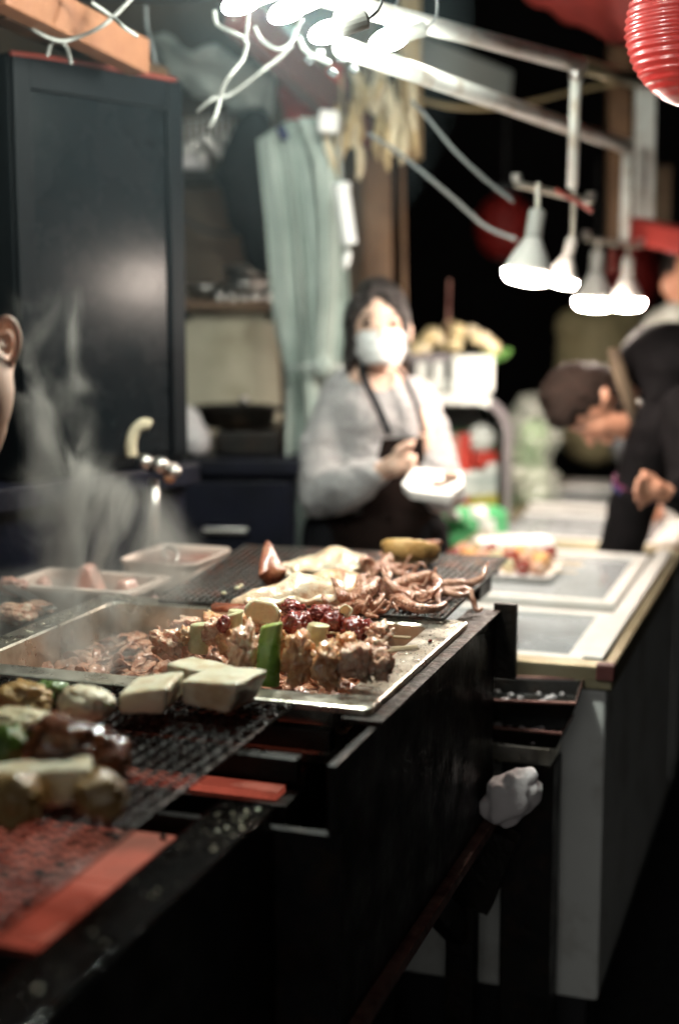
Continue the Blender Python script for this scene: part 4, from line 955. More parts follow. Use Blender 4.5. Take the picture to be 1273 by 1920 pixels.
def apron_grid(z0, z1, a0f, a1f, rx, ry, nz=14, na=20, fl=0):
    b = len(ap.v)
    for lay in (0, 1):
        for j in range(nz+1):
            z = z0+(z1-z0)*j/nz; f = j/nz
            for i in range(na+1):
                a = a0f(f)+(a1f(f)-a0f(f))*i/na; k = 1+fl*f+.012*math.sin(a*9)*f+.02*lay
                ap.v.append(Vector((c0.x+math.sin(a)*rx*k, c0.y-math.cos(a)*ry*k, z)))
    q_ = (na+1)*(nz+1)
    for j in range(nz):
        for i in range(na):
            a = b+j*(na+1)+i; f = (a,a+1,a+na+2,a+na+1); ap.f.append(f); ap.f.append(tuple(x+q_ for x in f[::-1]))
apron_grid(W(0,812,.05).z, W(0,955,.05).z, lambda f: .08-.35*f, lambda f: .8+.1*f, .156, .142)
apron_grid(W(0,950,.05).z, .46, lambda f: -1.5, lambda f: 1.5, .162, .14, fl=.12)
ap.build('apron', 'apron', wm, smooth=True)
MB().tube(spline([W(677,680,-.03), W(684,712,-.065), W(708,762,-.085), W(730,815,-.098)], 12), .0095, 8, flat=.35).build('apron_strap', 'strap', wm, smooth=True)
MB().tube(spline([W(744,690,-.02), W(762,715,-.06), W(782,762,-.075), W(795,812,-.09)], 12), .0075, 8, flat=.35).build('apron_strap', 'strap', wm, smooth=True)
tro = []
for s_ in (-1, 1):
    x = feet.x+s_*.085; tro += [('c', (x, 3.54, .93), .105, (x, 3.54, .48), .076), ('c', (x, 3.54, .48), .074, (x, 3.56, .1), .06)]
tro.append(('c', (feet.x-.06, 3.54, .95), .115, (feet.x+.06, 3.54, .95), .115))
blob('trousers', 'trousers', wm, tro, .012, 4)
blob('shoes', 'shoe', wm, [('c', (feet.x+s_*.085, 3.56, .055), .055, (feet.x+s_*.085, 3.43, .045), .045) for s_ in (-1, 1)], .008, 3)
pp = thing('paper_bag', 'white paper food bag held by the masked person', 'paper bag', W(808,905,-.27))
ppm = MB(); pts = [(752,906,-.30),(776,876,-.26),(866,884,-.24),(870,908,-.27),(842,930,-.31),(768,920,-.32)]
b_ = [W(x,y,d) for x, y, d in pts]; ppm.prism(b_, Vector((.004,.012,-.022))); ppm.build('sheet', 'paper', pp, bevel=.003)

# --- man bending over the freezer
def B(x, y, dy=0): return PY(x, y, 3.72+dy)
mn = thing('person', 'person in dark jacket bending over the freezer, arm reaching inside', 'person', (1.22, 3.86, 0))
ax = (B(1170,800)-B(1030,715)).normalized()
pr = [('e', B(1094,748), (.09,.076,.08)), ('c', B(1078,778,-.005), .042, B(1120,788,-.005), .05), ('c', B(1110,784,-.005), .05, B(1162,790,-.005), .04), ('c', B(1100,818,-.005), .012, B(1108,832,-.005), .010), ('c', B(1132,824,-.005), .014, B(1142,826,-.005), .012), ('c', B(1166,808,-.005), .024, B(1174,802,-.005), .022),
      ('e', B(1132,742,-.072), (.016,.009,.024)), ('c', B(1135,760,.02), .058, B(1225,745,.04), .064),
      ('c', B(1250,770,.06), .14, (1.18,3.86,1.02), .13), ('c', (1.16,3.80,.98), .085, (1.2,3.78,.5), .06), ('c', (1.22,3.96,.98), .085, (1.24,3.98,.5), .06),
      ('c', (1.2,3.78,.5), .055, (1.22,3.8,.09), .04), ('c', (1.24,3.98,.5), .055, (1.25,3.98,.09), .04), ('c', (1.22,3.8,.05), .045, (1.1,3.78,.035), .035), ('c', (1.25,3.98,.05), .045, (1.12,3.96,.035), .035),
      ('c', B(1235,800,-.08), .05, B(1195,910,-.04), .042), ('c', B(1195,910,-.04), .04, B(1160,1040,.02), .028), ('c', B(1300,800,-.22), .05, B(1302,930,-.3), .04), ('c', B(1302,930,-.3), .038, B(1252,925,-.33), .027)]
pr += hand(B, B(1160,1040,.02), B(1150,1075,.03), [(B(1142,1092,.03), B(1140,1108,.03), B(1140,1120,.03)), (B(1150,1094,.03), B(1150,1110,.03), B(1150,1122,.03)), (B(1158,1092,.03), B(1160,1106,.03), B(1160,1116,.03)), (B(1164,1086,.03), B(1168,1098,.03), B(1168,1106,.03))], (B(1136,1078,.0), B(1128,1094,.0)))
pr += hand(B, B(1252,925,-.33), B(1228,918,-.34), [(B(1210,900,-.355), B(1198,898,-.37), B(1194,906,-.375)), (B(1207,913,-.36), B(1194,914,-.375), B(1190,922,-.38)), (B(1208,926,-.36), B(1195,930,-.375), B(1193,938,-.378)), (B(1212,939,-.355), B(1202,945,-.368), B(1200,951,-.37))], (B(1222,896,-.335), B(1206,888,-.35)))
bd = blob('body', 'skin', mn, pr, .005, 3)
MB().ell(B(1088,800,-.062), (.012,.006,.006), None, 10, 6).build('eye', 'eye_dark', bd, smooth=True)
blob('hair', 'hair_brown', mn, [('e', B(1084,732,-.004), (.09,.088,.072)), ('e', B(1068,752,-.02), (.06,.07,.05)), ('e', B(1052,744,0), (.056,.078,.062)), ('e', B(1110,720,.02), (.07,.075,.052)), ('c', B(1100,738,-.055), .03, B(1092,768,-.062), .018), ('c', B(1120,725,-.05), .022, B(1112,748,-.066), .012), ('c', B(1150,730,-.02), .034, B(1158,760,-.03), .02), ('c', B(1060,778,-.04), .03, B(1048,796,-.03), .014), ('c', B(1072,775,-.05), .02, B(1066,796,-.055), .01), ('c', B(1040,770,-.02), .03, B(1036,792,-.01), .012), ('e', B(1056,774,-.02), (.045,.06,.035))], .005, 2, .0045, 120)
jk = [('c', B(1240,745,.06), .125, (1.16,3.86,1.08), .165), ('e', B(1262,690,.08), (.15,.15,.125)), ('c', B(1215,700,.06), .08, B(1250,830,.02), .11), ('c', (1.16,3.86,1.06), .165, (1.18,3.87,.86), .165),
      ('c', B(1238,800,-.09), .078, B(1198,905,-.05), .066), ('c', B(1198,905,-.05), .064, B(1158,1046,.02), .058), ('c', B(1300,780,-.18), .085, B(1304,925,-.29), .07), ('c', B(1304,925,-.29), .062, B(1262,926,-.32), .042)]
blob('jacket', 'jacket', mn, jk, .01, 4, .006, 16)
MB().tube(spline([B(1150,655,-.06), B(1162,700,-.09), B(1178,750,-.1), B(1190,800,-.09)], 12), [.018]*3+[.022]*4+[.02]*3+[.014]*3, 10, flat=.4).build('collar', 'collar', mn, smooth=True)
def band(name, mt, f0, f1, r):
    a, b = B(1198,905,-.05), B(1158,1046,.02); MB().tube([a.lerp(b,f0), a.lerp(b,f1)], r, 20).build(name, mt, mn, smooth=True)
band('sleeve_stripe', 'band_purple', .0, .05, .0685); band('sleeve_stripe', 'band_blue', .055, .11, .068)
MB().ell(B(1199,754,-.135), (.007,.004,.007), None, 10, 6).build('snap_button', 'steel_clean', mn, smooth=True)
tr2 = [('c', (1.16,3.80,.95), .11, (1.2,3.78,.5), .08), ('c', (1.22,3.96,.95), .11, (1.24,3.98,.5), .08), ('c', (1.2,3.78,.5), .078, (1.22,3.8,.1), .06), ('c', (1.24,3.98,.5), .078, (1.25,3.98,.1), .06)]
blob('trousers', 'trousers', mn, tr2, .014, 3)
blob('shoes', 'shoe', mn, [('c', (1.22,3.8,.055), .055, (1.08,3.78,.045), .045), ('c', (1.25,3.98,.055), .055, (1.10,3.96,.045), .045)], .01, 2)

# --- customer standing behind, at the right edge
def K(x, y, dy=0): return PY(x, y, 4.5+dy)
kt = thing('person', 'person with dark hair and grey hood standing behind at the right edge', 'person', (K(1310,900).x, 4.52, 0))
kx = kt.location.x
pr = [('e', K(1290,520), (.075,.09,.11)), ('e', K(1286,560,-.02), (.058,.07,.06)), ('e', K(1245,535,-.02), (.012,.018,.032)), ('c', K(1296,565,.03), .055, K(1302,620,.04), .06), ('e', K(1280,548,-.1), (.012,.016,.02)),
      ('c', K(1306,660,.05), .12, (kx,4.55,1.0), .14), ('c', K(1215,660,.04), .045, (kx-.24,4.5,1.1), .04), ('c', (kx-.24,4.5,1.1), .038, (kx-.2,4.36,.92), .028), ('c', (kx+.2,4.54,1.38), .045, (kx+.25,4.5,1.1), .04), ('c', (kx+.25,4.5,1.1), .038, (kx+.2,4.36,.92), .028)]
for s_ in (-1, 1): pr += [('c', (kx+s_*.09,4.55,.95), .09, (kx+s_*.1,4.55,.5), .06), ('c', (kx+s_*.1,4.55,.5), .058, (kx+s_*.1,4.57,.09), .04), ('c', (kx+s_*.1,4.57,.05), .045, (kx+s_*.1,4.44,.035), .035)]
for s_ in (-1, 1):
    for k in range(4): pr.append(('c', (kx+s_*.2+(k-1.5)*.018,4.34,.9), .011, (kx+s_*.2+(k-1.5)*.017,4.31,.83+.008*abs(k-1.5)), .008))
    pr.append(('c', (kx+s_*.2-s_*.03,4.33,.91), .012, (kx+s_*.2-s_*.045,4.3,.87), .009)); pr.append(('c', (kx+s_*.2,4.36,.92), .026, (kx+s_*.2,4.34,.9), .03))
blob('body', 'skin', kt, pr, .009, 4)
blob('hair', 'hair', kt, [('e', K(1294,498,.02), (.086,.1,.095)), ('e', K(1262,506,.02), (.04,.08,.05)), ('e', K(1318,520,.03), (.05,.09,.09))], .009, 3, .003, 50)
blob('hood', 'hood', kt, [('c', K(1232,612,.02), .05, K(1262,590,-.06), .04), ('c', K(1262,590,-.06), .04, K(1330,600,-.06), .04), ('c', K(1232,612,.05), .05, K(1300,590,.12), .06), ('c', K(1300,590,.12), .06, K(1360,610,.05), .05)], .01, 3, .005, 20)
blob('jacket', 'jacket_grey', kt, [('c', K(1215,650,.04), .075, (kx+.2,4.54,1.38), .075), ('c', K(1306,680,.05), .16, (kx,4.55,.9), .17), ('c', K(1212,655,.04), .075, (kx-.24,4.5,1.1), .062), ('c', (kx-.24,4.5,1.1), .06, (kx-.2,4.38,.95), .045), ('c', (kx+.2,4.54,1.38), .07, (kx+.25,4.5,1.1), .062), ('c', (kx+.25,4.5,1.1), .06, (kx+.2,4.38,.95), .045)], .012, 4, .006, 16)
blob('trousers', 'trousers', kt, [('c', (kx+s_*.09,4.55,.92), .115, (kx+s_*.1,4.55,.5), .085) for s_ in (-1,1)]+[('c', (kx+s_*.1,4.55,.5), .082, (kx+s_*.1,4.57,.1), .065) for s_ in (-1,1)], .014, 3)
blob('shoes', 'shoe', kt, [('c', (kx+s_*.1,4.58,.055), .055, (kx+s_*.1,4.43,.045), .045) for s_ in (-1,1)], .01, 2)

# --- cook leaning in at the left edge: only an ear and jaw in view
def V(x, y, dy=0): return PY(x-6, y, 1.78+dy)
ck = thing('person', 'person leaning in at the left edge, only an ear and jaw showing', 'person', (-1.75, 2.0, 0))
pr = [('e', V(-128,588,.02), (.078,.095,.105), RE(0,-.25,0)), ('e', V(-72,740,-.02), (.068,.075,.085), RE(0,.2,0)), ('c', V(-44,690,.0), .05, V(-50,800,-.01), .046), ('c', V(-50,800,-.01), .046, V(-100,900,.0), .05), ('c', V(-110,800,.03), .058, V(-210,930,.12), .065), ('e', V(-90,675,-.11), (.014,.02,.026)),
      ('c', (-.72,2.02,1.16), .12, (-1.5,2.05,.98), .15), ('c', (-1.55,1.95,.95), .09, (-1.7,1.95,.5), .06), ('c', (-1.55,2.12,.95), .09, (-1.7,2.12,.5), .06), ('c', (-1.7,1.95,.5), .056, (-1.76,1.95,.09), .04), ('c', (-1.7,2.12,.5), .056, (-1.76,2.12,.09), .04), ('c', (-1.76,1.95,.05), .045, (-1.64,1.93,.035), .035), ('c', (-1.76,2.12,.05), .045, (-1.64,2.1,.035), .035),
      ('c', (-.8,1.8,1.15), .05, (-1.05,1.6,1.02), .042), ('c', (-1.05,1.6,1.02), .04, (-1.3,1.55,1.0), .03)]
ear = [('e', V(18,640,.012), (.017,.006,.030), RE(0,.12,0)), ('e', V(16,680,.004), (.014,.010,.016)), ('c', V(-8,650,.005), .02, V(2,690,.0), .016)]
blob('body', 'skin_pale', ck, pr+ear, .0065, 3)
# ear rim and hollow
rim = spline([V(2,612,-.012), V(16,598,-.014), V(32,606,-.014), V(40,630,-.013), V(38,656,-.013), V(26,682,-.012), V(14,694,-.010)], 20)
MB().tube(spline([V(10,630,-.004), V(22,626,-.004), V(27,642,-.003), V(20,660,-.003)], 12), .004, 10).build('ear_fold', 'skin_pale', ck, smooth=True)
MB().tube(rim, .0046, 10).build('ear_rim', 'skin_pale', ck, smooth=True)
blob('hair', 'hair', ck, [('e', V(-140,560,.03), (.088,.105,.1), RE(0,-.25,0)), ('e', V(-70,590,.04), (.04,.07,.05))], .008, 3, .003, 50)
blob('jacket', 'jacket', ck, [('c', (-.74,2.02,1.15), .125, (-1.5,2.05,.96), .18), ('c', (-.62,2.0,1.16), .07, (-.82,2.0,1.2), .1), ('c', (-.8,1.82,1.16), .075, (-1.05,1.6,1.02), .062), ('c', (-1.05,1.6,1.02), .06, (-1.22,1.56,1.0), .05)], .012, 4, .006, 16)
blob('trousers', 'trousers', ck, [('c', (-1.55,1.95,.93), .115, (-1.7,1.95,.5), .082), ('c', (-1.55,2.12,.93), .115, (-1.7,2.12,.5), .082), ('c', (-1.7,1.95,.5), .08, (-1.76,1.95,.1), .062), ('c', (-1.7,2.12,.5), .08, (-1.76,2.12,.1), .062)], .014, 3)
blob('shoes', 'shoe', ck, [('c', (-1.77,1.95,.055), .055, (-1.62,1.93,.045), .045), ('c', (-1.77,2.12,.055), .055, (-1.62,2.1,.045), .045)], .01, 2)
# ------------------------------------------------------------------ black cabinet at the left
cl, crr = PY(14,98,2.86), PY(335,152,3.24); cl.z = crr.z = crr.z
d_ = (crr-cl); d_.z = 0; wd_ = d_.length; d_.normalize(); nrm = Vector((d_.y, -d_.x, 0))   # nrm points to the camera side
zt, zb = crr.z, 1.16
cab = thing('black_cabinet', 'tall glossy black cabinet door panel at the left of the kitchen', 'cabinet', (cl.x, cl.y, zb))
def pb_(m, u0, u1, n0, n1, z0, z1):
    P = lambda u, n, z: cl*1+d_*u+nrm*n+Vector((0,0,z-cl.z))
    return m.add([P(u0,n0,z0),P(u1,n0,z0),P(u1,n1,z0),P(u0,n1,z0),P(u0,n0,z1),P(u1,n0,z1),P(u1,n1,z1),P(u0,n1,z1)], [(3,2,1,0),(4,5,6,7),(0,1,5,4),(1,2,6,5),(2,3,7,6),(3,0,4,7)])
pb_(MB(), 0, wd_, -.35, 0, zb, zt).build('carcass', 'cabinet_edge', cab, bevel=.006)
pb_(MB(), .05, wd_-.055, .0005, .006, zb+.03, zt-.07).build('door_panel', 'cabinet_gloss', cab, bevel=.002)
pb_(MB(), wd_-.047, wd_-.002, .0005, .014, zb+.02, zt-.002).build('stile', 'cabinet_edge', cab, bevel=.003)
pb_(MB(), .002, .046, .0005, .014, zb+.02, zt-.002).build('stile', 'cabinet_edge', cab, bevel=.003)
pb_(MB(), .047, wd_-.048, .0005, .012, zt-.066, zt-.002).build('top_rail', 'cabinet_edge', cab, bevel=.003)
ct = thing('cabinet_counter', 'dark counter under the black cabinet', 'counter', (-.7,3.2,0))
pb_(MB(), -.3, wd_+.02, -.5, .03, 1.11, 1.158).build('top', 'counter_dark', ct, bevel=.004)
pb_(MB(), -.28, wd_-.0, -.48, .0, .1, 1.109).build('carcass', 'counter_dark', ct, bevel=.004)
pb_(MB(), .03, wd_*.48, .001, .014, .2, .9).build('door', 'counter_dark', ct, bevel=.004)
pb_(MB(), wd_*.52, wd_-.03, .001, .014, .2, .9).build('door', 'counter_dark', ct, bevel=.004)
hl = MB().tube(spline([PY(20,99,2.84), PY(120,112,2.96), PY(230,132,3.08), PY(330,150,3.2)], 16), .005, 8).build('red_cable', 'cable_red', origin=PY(20,99,2.84), smooth=True); tag(hl, 'red cable running along the cabinet top', 'cable')

# tap and valves in front of the cabinet
tp = thing('gas_valve', 'chrome valve cluster on an upright pipe before the cabinet', 'valve', PY(290,1020,2.95))
MB().tube([PY(289,1040,2.95), PY(289,898,2.95)], .0105, 12).build('pipe', 'steel_clean', tp, smooth=True)
MB().tube([PY(268,868,2.95), PY(330,882,2.95)], .015, 12).build('manifold', 'steel_clean', tp, smooth=True)
for px, py, r_ in ((272,866,.018),(300,872,.02),(326,884,.016)): MB().ell(PY(px,py,2.92), (r_,r_,r_*.9), None, 14, 10).build('knob', 'steel_clean', tp, smooth=True)
MB().ell(PY(318,898,2.92), (.012,.012,.01), None, 12, 8).build('tap_end', 'wood_warm', tp, smooth=True)
hd = MB().tube(spline([PY(248,856,3.0), PY(246,832,3.0), PY(254,808,3.0), PY(270,795,3.0), PY(282,798,3.0)], 16), .0125, 12).build('curved_handle', 'tan_pale', origin=PY(248,856,3.0), smooth=True); tag(hd, 'curved pale handle above the chrome valves', 'handle')

# ------------------------------------------------------------------ kitchen corner between cabinet and curtain
kc = thing('kitchen_counter', 'dark blue kitchen counter with cooking things behind the grill', 'counter', (-.4,4.1,0))
MB().box(-1.2,-.1,3.8,4.5,1.06,1.10).build('top', 'counter_dark', kc, bevel=.004)
MB().box(-1.18,-.12,3.84,4.48,.1,1.059).build('carcass', 'counter_dark', kc)
for x0, x1 in ((-1.15,-.86),(-.84,-.5),(-.48,-.14)):
    dr = MB().box(x0,x1,3.822,3.839,.62,1.04).build('drawer', 'counter_dark', kc, bevel=.004); MB().box((x0+x1)/2-.06,(x0+x1)/2+.06,3.80,3.8215,.9,.915).build('handle', 'steel_clean', dr, bevel=.003)
o = MB().prism([PY(330,578,4.42),PY(520,576,4.42),PY(530,848,4.42),PY(330,848,4.42)], (0,.02,0)).build('splash_board', 'cream_board', origin=PY(420,848,4.42), bevel=.004); tag(o, 'cream splash board behind the kitchen counter', 'board')
sh = thing('wall_shelf', 'dark shelf over the cream board carrying steel bowls', 'shelf', PY(420,574,4.45)); c0_ = PY(330,572,4.3); c1_ = PY(520,572,4.3)
MB().box(c0_.x,c1_.x,4.3,4.7,c0_.z-.012,c0_.z+.012).build('board', 'wood', sh, bevel=.003)
for k, px in enumerate((345,505)): MB().bar((PY(px,575,4.3).x,4.34,c0_.z-.012),(PY(px,575,4.3).x,4.7,c0_.z-.14),.02,.02).build('bracket', 'black_iron', sh)
def bowl(px, py, Y, R, H, label, mt='steel_clean'):
    c = PY(px, py, Y); o = MB().lathe([(R*.4,0),(R*.75,H*.3),(R*.97,H*.8),(R,H),(R*.97,H),(R*.7,H*.34),(R*.01,H*.1)], c, 28).build('steel_bowl', mt, origin=c, smooth=True); tag(o, label, 'bowl', 'steel bowls in the kitchen')
zc = c0_.z+.012
bowl(458,566,4.38,.085,.06,'upturned-looking steel bowl on the shelf, nearer the curtain'); bowl(460,536,4.38,.07,.06,'smaller steel bowl stacked in the shelf bowl'); bowl(385,566,4.42,.06,.05,'small steel bowl at the left of the shelf')
for k in range(5):
    c = PY(412+22*k, 572, 4.33); o = MB().lathe([(.012,0),(.014,.02),(.014,.03),(.009,.04)], c, 12).build('spice_jar', 'steel_clean', origin=c, smooth=True); tag(o, 'small steel jar on the shelf edge, %s from the left' % ['first','second','third','fourth','fifth'][k], 'jar', 'small jars on the shelf')
st_ = thing('gas_stove', 'dark gas stove with knobs on the kitchen counter', 'stove', PY(450,880,4.0)); a, b = PY(410,872,4.0), PY(528,872,4.0)
MB().box(a.x,b.x,3.92,4.3,1.101,1.165).build('body', 'black_iron', st_, bevel=.006)
for px in (440,470,500): MB().tube([PY(px,866,3.918), PY(px,866,3.89)], .014, 12).build('knob', 'steel_clean', st_, smooth=True)
po = thing('cooking_pot', 'dark cooking pot on the stove by the cream board', 'pot', PY(450,842,4.1)); c = Vector((PY(440,840,4.1).x, 4.1, 1.166))
MB().lathe([(.1,0),(.115,.01),(.118,.055),(.122,.058),(.112,.055),(.108,.01)], c, 28).build('pot_body', 'black_iron', po, smooth=True)
MB().tube([c+Vector((.11,-.03,.05)), c+Vector((.2,-.08,.06))], .008, 8).build('pot_handle', 'black_plastic', po)
MB().ell(c+Vector((.03,-.02,.075)), (.014,.014,.014), None, 10, 8).build('lid_knob', 'steel_clean', po, smooth=True)
lumpf(372,872,3.70,92,40,70,'bread',80,'bread_loaf','pale bread loaf at the left end of the kitchen counter','bread',None,.25,.2)
tb = thing('towel', 'crumpled white towel standing beside the cabinet', 'towel', PY(352,830,3.95)); blob('cloth', 'tissue', tb, [('e', PY(348,800,3.95), (.05,.05,.06)), ('e', PY(366,822,3.93), (.04,.05,.045))], .01, 3, .008, 26)
# upper wall: box, rail with utensils
bx_ = PY(362,302,4.5); o = MB().obox(bx_, (.088,.06,.05), RE(0,.04,0)).build('tissue_box', 'tissue', origin=bx_, bevel=.006); tag(o, 'pale pink box on the upper wall shelf beside the cabinet', 'box')
us = thing('upper_shelf', 'thin dark shelf high on the brown kitchen wall', 'shelf', PY(400,330,4.6)); a, b = PY(325,326,4.4), PY(470,330,4.4)
MB().box(a.x-.1,b.x,4.4,4.74,a.z-.014,a.z).build('board', 'black_iron', us, bevel=.002)
ur = thing('utensil_rail', 'rail of small hanging steel utensils on the brown wall', 'utensils', PY(365,230,4.45)); a, b = PY(335,228,4.45), PY(450,212,4.45)
MB().tube([a, b], .004, 8).build('rail', 'steel_clean', ur)
rr = random.Random(9)
for k in range(9):
    p = a.lerp(b, (k+.3)/9.5); L_ = rr.uniform(.05,.1); MB().tube([p, p-Vector((0,0,L_))], .003, 6).build('utensil_handle', 'steel_clean', ur); MB().ell(p-Vector((0,0,L_+.015)), (.014,.006,.018), None, 10, 8).build('utensil_head', 'steel_clean', ur, smooth=True)
tag(MB().tube(spline([PY(335,400,4.4), PY(380,430,4.4), PY(440,438,4.4), PY(500,425,4.2)], 16), .006, 8).build('wall_cable', 'black_plastic', origin=PY(335,400,4.4), smooth=True), 'dark cable sagging across the brown kitchen wall', 'cable')
dk = thing('dark_garment', 'dark garment hanging beside the grey curtain', 'garment', PY(450,330,4.1))
blob('cloth', 'jacket', dk, [('c', PY(478,235,4.1), .05, PY(455,330,4.1), .08), ('c', PY(455,330,4.1), .07, PY(470,400,4.1), .07), ('c', PY(480,330,4.12), .06, PY(500,470,4.12), .07)], .012, 4, .008, 14)

# ------------------------------------------------------------------ long hanging curtain with folds
def drape(rows, Y, nfold, amp, mt, name, parent, th=.008, seed=0):
    m = MB(); n = 48; R_ = len(rows)
    for lay in (0, 1):
        for j, (y, x0, x1) in enumerate(rows):
            for i in range(n+1):
                u = i/n; x = x0+(x1-x0)*u; f = 2.6*noise.noise(Vector((u*nfold*1.7+seed*3+.12*j, j*.16, seed)))+.9*noise.noise(Vector((u*nfold*4.5+seed, j*.35, 2)))
                m.v.append(PY(x, y, Y)+Vector((0, amp*f*(.4+.6*j/R_)+lay*th, 0)))
    q = (n+1)*R_
    for j in range(R_-1):
        for i in range(n):
            a = j*(n+1)+i; f = (a,a+1,a+n+2,a+n+1); m.f.append(f); m.f.append(tuple(x+q for x in f[::-1]))
    return m.build(name, mt, parent, smooth=True, fix=False)
cu = thing('hanging_curtain', 'long grey green canvas curtain gathered beside the masked person', 'curtain', PY(580,1040,3.95))
rows = [(225,540,610),(260,482,622),(330,488,632),(420,498,640),(520,505,650),(600,512,655),(660,522,650),(690,530,640),(740,536,650),(850,536,668),(960,534,680),(1060,530,690),(1400,520,700),(1800,520,700)]
rows = [(y, x0, x1) for y, x0, x1 in rows]
drape(rows, 3.95, 2.5, .075, 'curtain', 'cloth', cu, seed=1)
drape([(220,560,625),(300,590,640),(420,600,650),(560,600,656),(680,590,646)], 3.86, 1.5, .03, 'curtain', 'cloth_flap', cu, seed=3)
MB().ell(PY(606,686,3.86), (.03,.03,.034), None, 14, 10).build('tied_knot', 'curtain', cu, smooth=True)
MB().tube([PY(534,690,3.86), PY(570,688,3.84), PY(606,686,3.84), PY(648,692,3.86)], .006, 8).build('tie_cord', 'tarp_pale', cu, smooth=True)
MB().tube([PY(526,240,3.9), PY(534,258,3.88)], .012, 10).build('blue_clip', 'band_blue', cu, smooth=True)

# ------------------------------------------------------------------ timber, tarps and panels under the roof
def beam(name, label, a, b, w_, h_, mt, cat='beam'): return tag(MB().bar(a, b, w_, h_).build(name, mt, origin=a, bevel=.005), label, cat)
beam('roof_beam', 'wooden beam coloured orange as if warmly lit at the top left corner', PY(-10,-30,2.55), PY(262,108,3.0), .05, .07, 'wood_warm')  # warm light on the beam is put into its orange wood colour
beam('roof_beam', 'grey timber below the orange beam at top left', PY(-10,10,2.75), PY(300,150,3.5), .05, .05, 'wood')
beam('roof_beam', 'maroon painted beam crossing the middle of the roof', PY(440,20,3.3), PY(680,250,4.2), .05, .09, 'maroon_paint')
pale = sag_sheet([PY(285,70,3.9), PY(520,120,3.9), PY(508,228,4.1), PY(300,150,4.1)], 12, 8, .03, None, None, wob=.04, seed=4)
tag(pale.build('pale_tarp', 'tarp_pale', origin=PY(400,140,4), smooth=True), 'pale grey tarpaulin flap lit under the roof', 'tarpaulin')
redt = sag_sheet([PY(520,170,4.3), PY(640,120,4.3), PY(660,230,4.4), PY(540,250,4.4)], 10, 8, .03, None, None, wob=.05, seed=6)
tag(redt.build('red_tarp', 'tarp_red', origin=PY(580,190,4.3), smooth=True), 'red tarpaulin corner above the grey curtain', 'tarpaulin')
orp = thing('orange_panel', 'orange wooden panel between red tarp and dried bundles', 'panel', PY(620,200,4.2)); MB().prism([PY(580,240,4.2),PY(636,150,4.2),PY(650,215,4.2),PY(600,262,4.2)], (0,.02,0)).build('board', 'wood_warm', orp, bevel=.003)
beam('post', 'yellowish wooden post behind the bare bulbs', PY(768,-20,4.3), PY(772,300,4.3), .06, .05, 'tan_dried', 'post')
beam('post', 'brown wooden post behind the masked person', PY(706,250,4.5), PY(712,1000,4.5), .09, .06, 'wood', 'post')
beam('post', 'thin grey pole right of the brown post', PY(752,240,4.4), PY(764,900,4.4), .015, .015, 'wood', 'post')
beam('sign_board', 'grey slanting board behind the lower lamp rail', PY(765,90,4.6), PY(955,165,5.0), .02, .11, 'tarp_pale', 'board')
tag(MB().tube(spline([PY(780,185,4.2), PY(860,202,4.2), PY(960,198,4.3), PY(1080,170,4.5), PY(1180,150,4.6)], 24), .006, 8).build('tan_cord', 'cable_tan', origin=PY(780,185,4.2), smooth=True), 'tan cord sagging behind the lower lamp rail', 'cord')
# dried bundles hanging under the bulbs
rr = random.Random(17)
def bundle(label, px, py, Y, n, wx, hy):
    r_ = thing('dried_bundle', label, 'bundle', PY(px,py,Y), 0, 'tan bundles hanging from the rail')
    for k in range(n):
        x = px+rr.uniform(-.5,.5)*wx; y = py+rr.uniform(-.3,.2)*hy; L_ = rr.uniform(.35,.6)*hy; a = PY(x,y,Y+rr.uniform(-.06,.06)); b = a-Vector((rr.uniform(-.01,.01),0,L_*Y/F))
        MB().tube(spline([a, a.lerp(b,.3)+Vector((rr.uniform(-.012,.012),rr.uniform(-.01,.01),0)), a.lerp(b,.7)+Vector((rr.uniform(-.012,.012),0,0)), b], 8), [.006,.012,.017,.02,.021,.02,.018,.013,.005], 8, flat=.5).build('dried_strip', rr.choice(['tan_dried','tan_pale','tan_dried']), r_, smooth=True)
    MB().tube([PY(px,py-hy*.6,Y), PY(px,py,Y)], .003, 6).build('string', 'cable_tan', r_)
bundle('tan dried bundle hanging left of the wooden post', 640, 230, 3.9, 12, 50, 150)
bundle('tan dried bundle hanging in front of the yellowish post', 745, 190, 3.8, 14, 70, 170)
bundle('brownish dried bundle hanging between the other two', 690, 150, 4.0, 12, 60, 120)
p = PY(616,228,3.7); o = MB().obox(p, (.05,.03,.055), RE(0,.1,0)).build('paper_tag', 'paper', origin=p, bevel=.006); tag(o, 'square cream tag hanging above the curtain', 'tag')
wt = thing('white_tube', 'white plastic tube hanging by the curtain, above the masked person', 'tube', PY(650,460,3.7))
MB().tube([PY(640,350,3.7), PY(655,458,3.7)], [.021,.0205], 16).build('barrel', 'white_plastic', wt, smooth=False)
MB().tube([PY(639,343,3.7), PY(641,356,3.7)], .024, 16).build('cap', 'white_plastic', wt, smooth=True)
MB().ell(PY(650,486,3.7), (.011,.011,.026), RE(0,.25,0), 12, 8).build('tassel', 'white_plastic', wt, smooth=True)
MB().tube([PY(639,343,3.7), PY(636,220,3.7)], .003, 6).build('cord', 'cable_white', wt)

